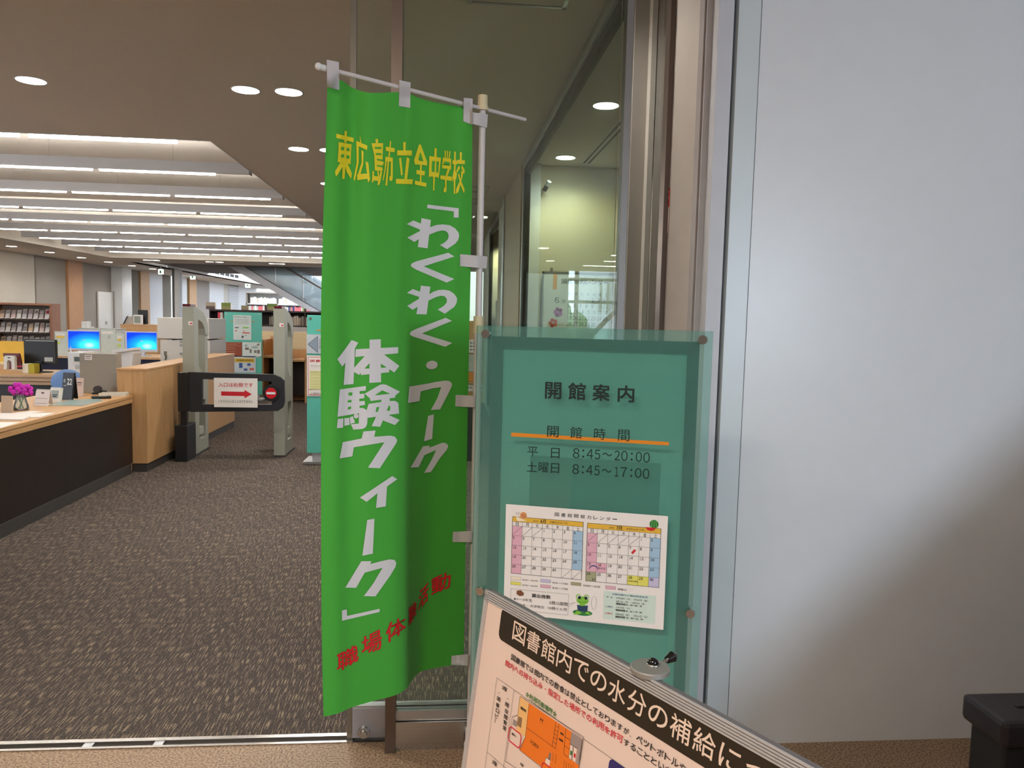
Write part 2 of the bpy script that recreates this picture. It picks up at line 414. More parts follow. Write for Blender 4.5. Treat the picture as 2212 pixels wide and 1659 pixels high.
MB().prism([(P0[0], P0[1], 0), (P1[0], P1[1], 0), (P1[0]+.2, P1[1]+.03, 0), (P0[0]+.2, P0[1]+.1, 0)], (0, 0, CZ)).build('wall_jamb', M('jamb_beige', (186, 174, 164), .6), kind=S_)
MB().box(.86, 4.3, 3.1, 3.3, 0, CZ).build('wall_room', m_wall, kind=S_)
# narrow red sticker on the jamb
js = Plane((P0[0], P0[1], 1.5), (P1[0]-P0[0], P1[1]-P0[1], 0), (0, 0, -1))
a0, b0 = js.st(1436.5, 409); a1, b1 = js.st(1447, 446); _, b2 = js.st(1441, 504)
st = empty('safety_sticker', js.pt(a0, b2), 'narrow red and white vertical safety sticker on the beige jamb right of the glazing', 'sticker', None)
mb = MB(); js.slab(mb, a0, b0, a1, b2, .001, .0005); mb.build('sticker_sheet', m_paper, st)
mb = MB(); js.rect(mb, a0, b0, a1, b1, .0024); js.frame(mb, a0, b1, a1, b2, .0012, .0024); mb.build('red_print', m_red, st)
mb = MB(); js.text(mb, '避', a0+.004, b0+.006, a1-.004, b0+.022, off=.003); js.text(mb, '難', a0+.004, b0+.026, a1-.004, b0+.042, off=.003); mb.build('lettering', m_paper, st)

# ---- entrance plane: fixed glass, post, sliding door, wall on the right
colbox('trim_6', m_pframe, 1500, 1524, 2.62, .06)
colbox('trim_7', M('frame_edge_grey', (150, 142, 140), .5), 1494, 1502, 2.63, .05)  # narrow edge strip, a darker grey than the frame beside it
fr = colbox('door_frame', m_pframe, 1524, 1556, 2.56, .10)
fr.name = 'trim_8'
gp = MB().box(ray(1556, 690).x*2.6, ray(1568, 690).x*2.6, 2.60, 2.66, 0, CZ).build('trim_9', m_dark, kind=S_)
xw = ray(1566, 690).x*2.55
m_panelw = M('satin_white_panel', (222, 224, 228), .32, var=.01, spec=.35)
MB().box(xw, xw+.075, 2.55, 2.62, 0, CZ).build('wall_front', M('satin_panel_edge', (206, 214, 218), .35, var=.01), kind=S_)
MB().box(xw+.079, 5.0, 2.553, 2.62, 0, CZ).build('wall_front', m_panelw, kind=S_)
MB().box(xw+.07, xw+.085, 2.557, 2.62, 0, CZ).build('trim_10', m_lgrey, kind=S_)
MB().box(-8, -2.4, 2.55, 2.66, 0, CZ).build('wall_front', m_wall, kind=S_)
MB().box(-2.4, xw, 2.56, 2.70, 2.70, CZ).build('wall_header', m_pframe, kind=S_)
# post between door and fixed glass
xs0, xs1 = ray(841, 690).x*2.58, ray(864, 690).x*2.58
MB().box(xs0, xs1, 2.555, 2.625, 0, 2.70).build('trim_11', m_bronze, kind=S_)
fx = MB().box(xs1, XE, 2.585, 2.615, .10, .135).build('window_1', m_alu, kind=S_)
bx('kick_panel', m_steelH, fx, xs1, XE, 2.575, 2.60, 0, .098)
bx('glass_pane', g_clear, fx, xs1, XE, 2.596, 2.606, .135, 2.70)
# sliding door leaf standing open behind the fixed glass
x0 = ray(757, 690).x*2.66
dl = MB().box(x0, .585, 2.655, 2.665, .10, 2.68).build('door_2', g_clear, kind=S_)
bx('door_stile', M('glass_edge_grey', (120, 112, 100), .35, .3), dl, x0-.004, x0+.016, 2.648, 2.672, 0, 2.69)
bx('bottom_shoe', M('silver_shoe', (176, 178, 190), .35, .6), dl, x0+.016, .585, 2.64, 2.68, .012, .118)
bx('shoe_cap', m_alu, dl, x0+.016, .585, 2.645, 2.675, .118, .126)
kn = MB(); kc = aty(787, 1578, 2.645)
kn.cyl((kc.x, 2.64, kc.z), (kc.x, 2.625, kc.z), .021, .019, 20); kn.cyl((kc.x, 2.625, kc.z), (kc.x, 2.612, kc.z), .014, .012, 16)
kn.build('door_lock', m_steel, dl)
# threshold rails
tk = MB().box(-2.4, x0+.02, 2.628, 2.640, -.02, .004).build('trim_12', m_steelH, kind=S_)
bx('rail_profile', m_steelH, tk, -2.4, x0+.02, 2.668, 2.688, -.02, .005)
bx('track_bed', m_dark, tk, -2.4, x0+.02, 2.640, 2.668, -.02, -.008)
for px in (192, 342):
    p = atz(px, 1612, 0); bx('track_stop', m_alu, tk, p.x-.02, p.x+.012, 2.64, 2.668, -.01, .003)

# ---- lobby behind the camera, with its windows (they show mirrored in the entrance glass)
MB().box(-8.2, -8, -17.3, 2.6, 0, CZ).build('wall_lobby_left', m_wall, kind=S_)
WD = 17.3+2*2.601          # optical distance of the back wall by way of the entrance glass
wx0, wx1, wtop = ray(1228, 640).x*WD, 7.4, 1.5+ray(1290, 583).z*WD
b = MB()
b.box(-8, wx0, -17.4, -17.3, 0, CZ); b.box(wx1, 8, -17.4, -17.3, 0, CZ); b.box(wx0, wx1, -17.4, -17.3, wtop, CZ); b.box(wx0, wx1, -17.4, -17.3, 0, .4)
b.build('wall_lobby_back', m_wall, kind=S_)
wf = MB().box(wx0, wx1, -17.34, -17.26, .35, .42).build('window_4', m_pframe, kind=S_)
for xx in (ray(1241, 640).x*WD, ray(1352, 640).x*WD, 6.4): bx('mullion', m_pframe, wf, xx, xx+.12, -17.34, -17.26, .42, wtop)
for yy in (604.5, 653): zz = 1.5+ray(1290, yy).z*WD; bx('transom', m_pframe, wf, wx0, wx1, -17.33, -17.27, zz-.045, zz+.045)
# what stands outside those windows
BX0 = ray(1285, 640).x*(54+5.2)
bd = empty('office_building', (14, -60, 0), 'pale office block with rows of slit windows, seen mirrored in the entrance glass', 'building')
bx('facade', M('concrete_facade', (214, 218, 222), .8), bd, BX0, 40, -62, -54, -1, 16)
for i in range(9):
    for j in range(3):
        bx('window_slit', m_dgrey, bd, BX0+.4+i*.55, BX0+.53+i*.55, -54, -53.9, 2.2+j*3.5, 4.4+j*3.5)
MB().box(-40, 60, -80, -17.5, -1.2, -1).build('floor', M('outdoor_paving', (120, 124, 118), .9), kind=S_)
tg = empty('garden_tree', (6.4, -36, -1), 'round green tree seen mirrored in the entrance glass', 'tree')
mb = MB(); mb.cyl((6.4, -36, -1), (9.2, -36, 2), .18, .12); mb.build('trunk', m_darkw, tg)
mb = MB()
for i in range(46):
    a = random.uniform(0, 6.28); r = random.uniform(0, 1.35); h = random.uniform(.0, 2.5)*(1-.3*r)
    mb.ball((6.4+r*math.cos(a), -36+r*math.sin(a), h), random.uniform(.3, .55), n=8, m=5)
mb.build('crown', M('tree_green', (70, 110, 60), .9, var=.3, scale=6), tg, kind='stuff')
# unseen sloping slab right of the lobby, added to cast the diagonal wall shadow
pp = MB().prism([(1.46, 1.36, 0), (4.6, 1.36, 0), (4.6, 1.36, 2.95), (4.18, 1.36, 2.95), (1.46, 1.36, .44)], (0, .07, 0)).build('wall_shadow_blocker', m_wall, kind=S_)

# far window of the library, right of the banner
fwn = MB().box(-.3, .75, 31, 31.1, .8, .9).build('window_5', m_pframe, kind=S_)
bx('glowing_pane', emis('bright_sky_pane', (196, 216, 236), .85), fwn, -.3, .73, 31.0, 31.05, .9, 4.6)
bx('mullion', m_pframe, fwn, .20, .28, 30.95, 31, .9, 4.6)
MB().box(-1.2, 2.2, 31.1, 31.3, 0, 5).build('wall_far', m_wall, kind=S_)
# ================================================================ LIGHTS AND CEILING THINGS
row = 0
for i in range(9):
    Y = 7.1+1.76*i-(.1 if i == 0 else 0)
    xr = -2.16; xl = -9.1
    t = empty('linear_ceiling_light', (xr, Y, 3.02), 'long suspended fluorescent strip, number %s counted from the entrance' % ['one', 'two', 'three', 'four', 'five', 'six', 'seven', 'eight', 'nine'][i], 'ceiling light', 'fluorescent strips in the ceiling coffer')
    hz = (2.985, 3.03) if i == 0 else (3.02, 3.135); tz = 2.965 if i == 0 else 3.022
    bx('housing', M('fixture_grey', (170, 166, 166), .55, var=.01), t, xl, xr, Y, Y+.045, hz[0], hz[1])
    bx('end_cap', M('end_cap_grey', (96, 92, 90), .5), t, xr, xr+.012, Y-.004, Y+.09, hz[0]-.004, hz[1]+.004)
    bx('back_tray', m_lgrey, t, xl, xr, Y+.045, Y+.052, hz[0]+.02, hz[1])
    k = 0; x = -2.33-.21*(i % 2)
    while x-1.25 > xl:
        mb = MB(); mb.cyl((x, Y+.062, tz), (x-1.22, Y+.062, tz), .019, n=8); mb.build('tube', e_tube, t); x -= 1.30; k += 1
    if 0 < i < 4:
        for xx in (-3.0, -4.3, -5.6):
            mb = MB(); mb.cyl((xx, Y+.1, 3.10), (xx, Y+.1, 3.39), .0014, n=6); w_ = mb.build('suspension_wire', m_steel, t)
            mb = MB(); mb.cyl((xx, Y+.1, 3.38), (xx, Y+.1, 3.40), .05, .05, 16); mb.build('ceiling_rosette', m_lgrey, t)
def downlight(x, y, r=.085, label='', z=CZ, grp='round recessed downlights in the library ceiling', pw=62):
    t = empty('downlight', (x, y, z), label, 'ceiling light', grp)
    mb = MB(); mb.lathe([(r*1.0, -.001), (r*1.12, -.004), (r*1.14, -.001), (r*1.14, 0)], (x, y, z), 28); mb.build('trim_ring', m_white, t)
    mb = MB(); mb.cyl((x, y, z-.0025), (x, y, z-.0005), r, r, 28); mb.build('lamp_disc', e_down, t)
    if pw:
        l = bpy.data.lights.new('downlight_beam', 'SPOT'); l.energy = pw; l.spot_size = 2.6; l.spot_blend = .9; l.color = (1, .96, .90); l.shadow_soft_size = r*.9
        o = bpy.data.objects.new('downlight_beam', l); COL.objects.link(o); o.location = (x, y, z-.01)
downlight(-2.657, 5.33, label='single round downlight at the upper left, nearest the counter')
downlight(-1.313, 5.31, label='left one of the near pair of round downlights')
downlight(-1.037, 5.31, label='right one of the near pair of round downlights')
downlight(-1.30, 7.09, label='left one of the second pair of round downlights')
downlight(-1.03, 7.09, label='right one of the second pair, half behind the banner')
downlight(-1.30, 8.87, label='small round downlight showing at the banner edge, third pair')
downlight(-1.03, 8.87, label='round downlight of the third pair, hidden behind the banner')
for (px, py), nm in zip(((25, 532), (107, 545), (176, 556.6), (234, 566), (285, 574), (330, 581)), ('nearest', 'second', 'third', 'fourth', 'fifth', 'farthest')):
    p = atz(px, py, CZ); downlight(min(p.x, -9.75), p.y, .11, '%s of the distant downlights along the left wall' % nm)
for (px, py), nm in zip(((309, 560), (330, 561), (446, 564), (467, 564.5), (581, 567), (601, 568)), ('leftmost far downlight in the row of pairs', 'second far downlight in the row of pairs', 'third far downlight in the row of pairs', 'fourth far downlight in the row of pairs', 'fifth far downlight in the row of pairs', 'sixth far downlight in the row of pairs')):
    p = atz(px, py, CZ); downlight(p.x, 23.3, .11, nm, pw=60)
downlight(1.07, 5.27, .085, 'near round downlight in the ceiling of the glazed room', grp='downlights in the glazed room', pw=130)
downlight(1.065, 6.98, .085, 'far round downlight in the glazed room, close to its rear wall', grp='downlights in the glazed room', pw=26)
for i, (x, y) in enumerate(((-3, -2), (-.6, -2), (-3, -6), (0.5, -6), (4.2, -10), (2.0, -10.5), (2.6, -13.8))):
    downlight(x, y, .11, ['lobby downlight nearest the entrance on the left', 'lobby downlight nearest the entrance centre', 'middle lobby downlight on the left', 'middle lobby downlight in the centre', 'lobby downlight by the side wall', 'lobby downlight before the back window', 'lobby downlight closest to the back window'][i], grp='lobby downlights', pw=30)
downlight(-.9, 3.0, .085, 'unseen round fill light added just inside the entrance, above the frame')  # this lamp and the next are added out of view to brighten the jamb
downlight(.35, 2.98, .085, 'unseen round fill light added just inside the entrance glass, above the frame', pw=34)
# track spotlight on the rear wall of the room
sp = empty('wall_spotlight', (.98, 7.1, 2.72), 'small white cylinder spotlight near the top of the cream wall behind glass', 'spotlight')
P = aty(1190, 388, 7.05)
mb = MB(); mb.cyl((P.x+.008, P.y+.16, P.z+.012), (P.x-.008, P.y+.19, P.z-.02), .022, .020, 18); mb.build('lamp_barrel', m_white, sp)
mb = MB(); mb.cyl((P.x-.009, P.y+.191, P.z-.022), (P.x-.028, P.y+.225, P.z-.058), .020, .022, 18); mb.build('black_snoot', m_black, sp)
mb = MB(); mb.cyl((P.x-.01, P.y+.20, P.z-.02), (P.x-.01, 7.35, P.z-.02), .008, n=8); mb.build('stem', m_white, sp)
l = bpy.data.lights.new('warm_spot', 'SPOT'); l.energy = 13; l.spot_size = 2.3; l.spot_blend = .7; l.color = (1, .84, .5); l.shadow_soft_size = .04
o = bpy.data.objects.new('warm_spot', l); COL.objects.link(o); o.location = (P.x+.14, 6.75, P.z-.10); o.rotation_euler = (math.radians(38), 0, math.radians(-20)); o.parent = None
l = bpy.data.lights.new('warm_spot_far', 'SPOT'); l.energy = 45; l.spot_size = 1.5; l.spot_blend = .7; l.color = (1, .84, .55); l.shadow_soft_size = .04
o = bpy.data.objects.new('warm_spot_far', l); COL.objects.link(o); o.location = (1.0, 12.2, 2.7); o.rotation_euler = (math.radians(45), 0, 0)
# linear slot diffuser in the room ceiling
sd = empty('slot_diffuser', (1.29, 6, CZ), 'double black slot air diffuser in the ceiling of the glazed room', 'air diffuser')
bx('slot_frame', m_white, sd, 1.235, 1.345, 4.2, 7.2, CZ-.004, CZ)
bx('slot', m_dark, sd, 1.255, 1.275, 4.2, 7.17, CZ-.006, CZ-.003); bx('slot', m_dark, sd, 1.300, 1.320, 4.2, 7.17, CZ-.006, CZ-.003)
# access hatch / air grille frame in the ceiling near the top edge
q = [atz(1010, 8, CZ), atz(1222, 18, CZ)]
hx0, hx1, hy = q[0].x, q[1].x, q[1].y
hp = empty('ceiling_hatch', ((hx0+hx1)/2, hy-.2, CZ), 'square ceiling hatch with grey metal rim at the top edge', 'ceiling hatch')
mb = MB(); mb.box(hx0, hx1, hy-.02, hy, CZ-.006, CZ); mb.box(hx1-.02, hx1, hy-.46, hy, CZ-.006, CZ); mb.box(hx0, hx0+.02, hy-.46, hy, CZ-.006, CZ); mb.box(hx0, hx1, hy-.46, hy-.44, CZ-.006, CZ); mb.build('hatch_rim', m_alu, hp)
bx('hatch_panel', m_ceil, hp, hx0+.025, hx1-.025, hy-.435, hy-.025, CZ-.003, CZ-.0005)
for j, (yy) in enumerate((8.6, 9.5)):
    t = empty('ceiling_grille', (.2, yy, CZ), ['near', 'far'][j]+' square air grille in the ceiling beside the partition', 'air grille', 'ceiling grilles')
    mb = MB()
    for k in range(2):
        o_ = .02+k*.09
        mb.box(0+o_, .5-o_, yy+o_, yy+o_+.012, CZ-.006, CZ); mb.box(0+o_, .5-o_, yy+.5-o_-.012, yy+.5-o_, CZ-.006, CZ)
        mb.box(0+o_, o_+.012, yy+o_, yy+.5-o_, CZ-.006, CZ); mb.box(.5-o_-.012, .5-o_, yy+o_, yy+.5-o_, CZ-.006, CZ)
    mb.build('grille_frame', m_lgrey, t)
# hanging exit signs
for k, (px, py, Y) in enumerate(((347, 587, 26), (416, 598, 33), (535, 616, 40))):
    p = aty(px, py, Y); s_ = .16*Y/26
    t = empty('exit_sign', p, ['nearest', 'middle', 'farthest'][k]+' small glowing green and white exit sign hanging from the ceiling', 'exit sign', 'hanging exit signs')
    mb = MB().box(p.x-s_/2, p.x+s_/2, Y, Y+.05, p.z-s_/2, p.z+s_/2, ch=.01); mb.build('lit_panel', emis('exit_white', (226, 255, 240), 1.6), t)
    mb = MB().box(p.x-.03, p.x+.02, Y-.006, Y-.001, p.z-.05, p.z+.04); mb.build('running_symbol', m_grn, t)
    mb = MB().cyl((p.x, Y+.02, p.z+s_/2), (p.x, Y+.02, max(CZ, p.z+s_/2+.05)), .01, n=6); mb.build('hanger', m_steel, t)
# ================================================================ THE GREEN BANNER
BZT, BZB = 2.15, .345
colT = [(707, 2.205, 188), (733, 2.225, 172), (762, 2.27, 190), (800, 2.27, 201), (862, 2.315, 198), (882, 2.34, 202), (905, 2.37, 212), (940, 2.40, 220), (975, 2.44, 227), (1001, 2.46, 232), (1021, 2.478, 238)]
colM = [692, 725, 757, 800, 850, 872, 893, 930, 965, 990, 1011]
colB = [(699, 1548), (730, 1541), (760, 1528), (800, 1516), (853.7, 1501.8), (878.3, 1487), (888.5, 1472), (907, 1451.5), (940, 1443), (974.6, 1437), (1001, 1432)]
rows = [[], [], []]
for (px, Y, py), xm, (bx_, by_) in zip(colT, colM, colB):
    T = aty(px, py, Y); B = atz(bx_, by_, BZB)
    Ym = (Y+B.y)/2-.008; zm = (T.z+B.z)/2; py_m = py+(by_-py)*.5
    Mx = ray(xm, 870).x*Ym
    rows[0].append(T); rows[1].append(Vector((Mx, Ym, zm))); rows[2].append(B)
def cat(P, t):
    n = len(P)-1; x = t*n; i = min(int(x), n-1); f = x-i
    p0 = P[max(i-1, 0)]; p1 = P[i]; p2 = P[i+1]; p3 = P[min(i+2, n)]
    return .5*((2*p1)+(p2-p0)*f+(2*p0-5*p1+4*p2-p3)*f*f+(3*p1-p0-3*p2+p3)*f**3)
NU, NV = 70, 60
bv = []
for j in range(NV+1):
    v = j/NV
    for i in range(NU+1):
        u = i/NU
        a, b_, c_ = cat(rows[0], u), cat(rows[1], u), cat(rows[2], u)
        p = a*(2*(v-.5)*(v-1))+b_*(4*v*(1-v))+c_*(2*v*(v-.5))
        n = .006*math.sin(u*19+v*2.2)*(1-v)**2 + .004*math.sin(u*9-v*7)*(v*(1-v)*4) + .0025*math.sin(u*31+v*13)*(1-v)
        bv.append(p+Vector((-.3, -1, 0)).normalized()*(-n))
bfc = [(j*(NU+1)+i, j*(NU+1)+i+1, (j+1)*(NU+1)+i+1, (j+1)*(NU+1)+i) for j in range(NV) for i in range(NU)]
BVH = BVHTree.FromPolygons(bv, bfc)
def onb(x, y, off=.0016):
    d = ray(x, y).normalized(); h = BVH.ray_cast(EYE, d)
    if h[0] is None:
        h = BVH.find_nearest(EYE+d*2.4); return h[0]-d*off
    n = h[1]
    if n.dot(d) > 0: n = -n
    return h[0]+n*off-d*off*.4
ban = empty('nobori_banner', (.08, 2.49, 0), 'tall bright green vertical banner with yellow, white and red Japanese lettering on a white pole', 'banner')
m_cloth = M('green_cloth', (68, 172, 52), .75, var=.03, scale=300, bump=.12)
m_cloth.node_tree.nodes['Principled BSDF'].inputs['Sheen Weight'].default_value = .15
mb = MB(); mb.add(bv, bfc, True)
k = len(bv); bk = [Vector(p)+Vector((.3, 1, 0)).normalized()*.0012 for p in bv]
mb.add(bk, [tuple(reversed(f)) for f in bfc], True)
cloth = mb.build('cloth', m_cloth, ban)
_bn = [0]
def bpoly(mb, pts, cr, off=.0014):
    _bn[0] += 1; off += (_bn[0] % 11)*.00005
    pts = [cr(*p) for p in pts]
    bm = bmesh.new(); vs = [bm.verts.new((x, y, 0)) for x, y in pts]
    for t in tessellate_polygon([[Vector((x, y, 0)) for x, y in pts]]):
        try: bm.faces.new([vs[i] for i in t])
        except ValueError: pass
    for _ in range(3):
        es = [e for e in bm.edges if e.calc_length() > 16]
        if not es: break
        bmesh.ops.subdivide_edges(bm, edges=es, cuts=1); bmesh.ops.triangulate(bm, faces=[f for f in bm.faces if len(f.verts) > 3])
    bm.verts.index_update()
    mb.add([onb(v.co.x, v.co.y, off) for v in bm.verts], [[v.index for v in f.verts] for f in bm.faces]); bm.free()
def arc(pts): return pts
cA, cB, cC, cD, cE, cF = Cr(700, 270, 6.9125), Cr(860, 420, 4.88), Cr(700, 720, 7.215), Cr(700, 940, 3.95), Cr(860, 760, 5.922), Cr(700, 1220, 4.8806)
yel = MB(); holes = MB()
A_ = [[(182,130),(440,195),(438,260),(180,195)],[(300,90),(335,90),(332,270),(295,260)],[(215,255),(408,290),(400,400),(393,590),(330,575),(200,555)],[(270,560),(320,560),(298,808),(262,805)],[(240,555),(290,590),(190,755),(172,768),(160,695)],[(300,570),(345,575),(415,725),(400,805),(330,700)],
 [(485,238),(645,310),(640,375),(520,320),(518,570),(460,838),(440,815),(490,560)],[(540,170),(562,262),(545,275),(535,180)],[(560,375),(592,402),(588,580),(545,740),(500,770),(565,555)],[(495,735),(665,725),(680,800),(500,828)],[(620,540),(660,570),(685,815),(655,865)],
 [(765,207),(805,212),(800,290),(770,290)],[(705,275),(878,272),(868,520),(870,690),(755,680),(745,450)],[(770,540),(885,548),(882,595),(775,600)],[(720,690),(745,690),(740,760),(800,770),(790,690),(810,690),(822,780),(835,690),(862,700),(835,860),(815,903),(795,895),(800,835),(735,830),(730,860),(710,857)],
 [(980,240),(998,243),(975,480),(955,480)],[(918,325),(1052,348),(1047,412),(918,388)],[(912,475),(1022,490),(1020,800),(1005,838),(970,830),(972,760),(990,770),(992,548),(932,540),(910,700),(885,825),(870,822),(900,650)],[(945,540),(965,540),(938,908),(910,905)],
 [(1175,258),(1215,258),(1212,385),(1178,385)],[(1085,380),(1305,382),(1303,458),(1083,455)],[(1115,500),(1145,485),(1172,740),(1145,758)],[(1230,478),(1272,505),(1235,810),(1195,805)],[(1070,805),(1320,812),(1315,885),(1070,878)],
 [(1415,288),(1440,295),(1538,560),(1530,612),(1500,600),(1350,590),(1338,525)],[(1430,595),(1455,600),(1448,860),(1425,855)],[(1375,672),(1502,690),(1497,758),(1372,732)],[(1350,830),(1525,868),(1522,925),(1350,890)],
 [(1645,348),(1678,350),(1675,480),(1640,480)],[(1625,770),(1650,770),(1640,985),(1622,980)],[(1568,465),(1742,490),(1705,805),(1690,780),(1575,770),(1558,800)],
 [(1795,380),(1812,390),(1812,490),(1795,490)],[(1828,380),(1845,390),(1843,490),(1828,490)],[(1868,385),(1885,400),(1870,500),(1855,490)],[(1770,485),(1895,505),(1890,670),(1870,660),(1872,590),(1780,575),(1770,650),(1755,645)],[(1775,600),(1880,610),(1880,650),(1840,760),(1810,760),(1840,655),(1775,650)],[(1735,752),(1905,772),(1900,838),(1730,808)],[(1800,820),(1825,825),(1822,990),(1805,1008),(1780,1000),(1785,935),(1803,935)],
 [(1940,398),(1965,400),(1955,1030),(1933,1028)],[(1915,525),(1990,535),(1985,592),(1913,585)],[(1940,640),(1945,760),(1915,860),(1908,800)],[(1955,690),(1985,720),(1968,820),(1955,800)],[(2025,408),(2055,410),(2052,530),(2025,530)],[(1985,520),(2100,530),(2097,587),(1985,580)],[(2010,610),(2030,640),(1990,710),(1968,700)],[(2060,605),(2098,680),(2085,745),(2045,640)],[(1998,735),(2015,730),(2050,850),(2095,970),(2085,1025),(2030,890)],[(2045,690),(2072,700),(2065,770),(2000,1010),(1965,1025),(1970,960),(2040,800)]]
for p in A_: bpoly(yel, p, cA)
for p in [[(248,328),(290,330),(285,378),(243,372)],[(328,345),(372,348),(368,392),(325,385)],[(248,438),(288,440),(284,488),(243,482)],[(325,455),(370,458),(366,505),(322,500)],[(752,330),(850,332),(848,358),(756,356)],[(765,422),(850,425),(848,450),(770,446)],[(778,508),(868,518),(868,540),(785,528)],[(780,600),(875,608),(868,632),(785,618)],[(1432,400),(1475,545),(1400,525)],[(1605,540),(1648,540),(1642,705),(1600,700)],[(1672,545),(1708,548),(1695,715),(1667,708)],[(1790,545),(1870,560),(1868,598),(1785,590)]]:
    bpoly(holes, p, cA, .0026)
yel.build('yellow_lettering', M('yellow_print', (236, 218, 36), .7, var=0), cloth)
wh = MB()
for p in [[(305,107),(637,147),(635,245),(585,244),(584,180),(303,145)],
 [(243,250),(342,270),(307,568),(204,555)],[(87,313),(155,275),(240,310),(235,375)],[(92,455),(230,385),(300,420),(165,502)],[(320,350),(400,322),(470,316),(540,325),(600,360),(635,405),(640,440),(630,480),(600,520),(512,578),(435,535),(490,505),(520,475),(530,440),(520,405),(495,385),(460,380),(410,390),(316,427)],
 [(527,615),(590,655),(268,758),(590,892),(510,930),(180,790),(140,765),(130,748),(145,725),(190,705)],
 [(237,962),(337,972),(297,1264),(189,1262)],[(90,1038),(150,997),(232,1027),(225,1082)],[(92,1175),(220,1098),(290,1130),(148,1217)],[(318,1056),(370,1025),(420,1008),(480,1005),(540,1015),(590,1050),(618,1095),(615,1140),(590,1185),(490,1257),(415,1215),(480,1175),(510,1140),(512,1105),(490,1075),(450,1068),(400,1080),(306,1124)],
 [(500,1300),(565,1333),(248,1465),(567,1565),(495,1606),(160,1500),(125,1483),(118,1465),(135,1443),(180,1420)]]: bpoly(wh, p, cB)
for p in [[(428+74*math.cos(a)+10*math.sin(a), 168+54*math.sin(a)-12*math.cos(a)) for a in [i*math.pi/8 for i in range(16)]],
 [(138,445),(380,405),(470,385),(600,367),(650,372),(680,395),(687,425),(670,470),(535,735),(415,745),(500,590),(548,452),(450,465),(285,505),(270,630),(120,655)],[(380,818),(453,800),(432,1112),(326,1145)],
 [(312,1208),(402,1197),(390,1225),(450,1205),(560,1162),(600,1165),(630,1185),(637,1210),(620,1250),(530,1360),(415,1537),(328,1547),(430,1370),(482,1255),(330,1322),(258,1475),(152,1482)]]: bpoly(wh, p, cE)
for p in [[(425,105),(532,145),(478,235),(457,790),(297,805),(325,455),(277,520),(202,405)],[(707,100),(880,92),(885,762),(703,772)],[(493,248),(1152,215),(1147,312),(483,368)],[(640,345),(760,335),(700,470),(545,648),(458,600),(460,545)],[(860,320),(925,325),(1167,508),(1090,610),(870,465)],[(615,550),(700,548),(1012,530),(1010,608),(572,650),(572,600)],
 [(240,875),(650,820),(648,892),(553,902),(553,945),(628,940),(625,1010),(548,1020),(548,1058),(632,1052),(636,1115),(553,1130),(553,1165),(600,1160),(655,1190),(678,1250),(670,1410),(650,1460),(600,1490),(455,1500),(415,1418),(540,1405),(540,1245),(205,1300)],
 [(210,1335),(295,1325),(290,1468),(195,1480)],[(308,1325),(388,1315),(395,1425),(310,1442)],[(395,1312),(445,1290),(482,1390),(405,1412)],[(498+38*math.cos(a), 1288+38*math.sin(a)) for a in [i*math.pi/6 for i in range(12)]],
 [(630,940),(870,800),(915,793),(960,800),(1175,908),(1105,970),(1100,1003),(1020,1012),(1018,1055),(1095,1052),(1140,1075),(1152,1100),(1162,1250),(1000,1270),(1170,1350),(1100,1430),(912,1357),(870,1455),(738,1445),(805,1300),(675,1318),(660,1200),(692,1100),(885,1070),(890,1035),(720,1055),(712,1015)]]: bpoly(wh, p, cC)
for p in [[(785,965),(900,888),(1028,942)],[(812,1150),(855,1147),(832,1222),(797,1226)],[(1000,1130),(1022,1128),(1022,1203),(967,1205)],[(375,922),(437,918),(432,968),(373,970)],[(362,1042),(423,1036),(420,1075),(358,1078)],[(370,1145),(420,1140),(410,1180),(360,1186)]]: bpoly(holes, p, cC, .0026)
for p in [[(335,-32),(437,-40),(425,20),(318,35)],[(155,60),(320,28),(425,14),(560,3),(600,12),(620,40),(615,65),(473,282),(373,276),(512,60),(253,103),(240,180),(130,198)],[(580,348),(621,376),(535,438),(524,607),(441,620),(453,495),(362,568),(306,531)],[(367,722),(428,712),(414,1010),(325,1028)],
 [(317,1074),(402,1073),(392,1098),(480,1075),(560,1058),(600,1065),(613,1090),(605,1125),(560,1200),(436,1375),(338,1371),(420,1260),(497,1130),(345,1172),(272,1301),(178,1300)],[(150,1495),(192,1485),(193,1542),(472,1480),(473,1507),(151,1583)]]: bpoly(wh, p, cD)
wh.build('white_lettering', M('white_print', (222, 220, 222), .7, var=0), cloth)
holes.build('letter_counters', m_cloth, cloth)
rd = MB()
def bglyph(mb, ch, q, cr, bold):
    q = [cr(*p) for p in q]; vs, fs, w_, h_ = tmesh(ch)
    for i_, (ox, oy, kx, ky) in enumerate(boldset(w_, h_, bold)):
        P = []
        for x, y in vs:
            a = ox+x*kx; b_ = oy+y*ky
            P.append(onb(*[(q[0][i]*(1-a)+q[1][i]*a)*(1-b_)+(q[3][i]*(1-a)+q[2][i]*a)*b_ for i in (0, 1)], .0016+i_*.00006))
        mb.add(P, fs)
for ch, q in (('職', [(133,940),(355,825),(365,1012),(133,1140)]), ('場', [(392,770),(600,665),(612,880),(395,968)]), ('体', [(648,625),(855,530),(862,690),(650,840)]), ('験', [(885,455),(972,365),(970,520),(885,658)]), ('活', [(1000,268),(1100,175),(1095,370),(985,490)]), ('動', [(1130,140),(1335,60),(1330,235),(1128,325)])):
    bglyph(rd, ch, q, cF, .013)
rd.build('red_lettering', M('red_print', (222, 22, 38), .7, var=0), cloth)
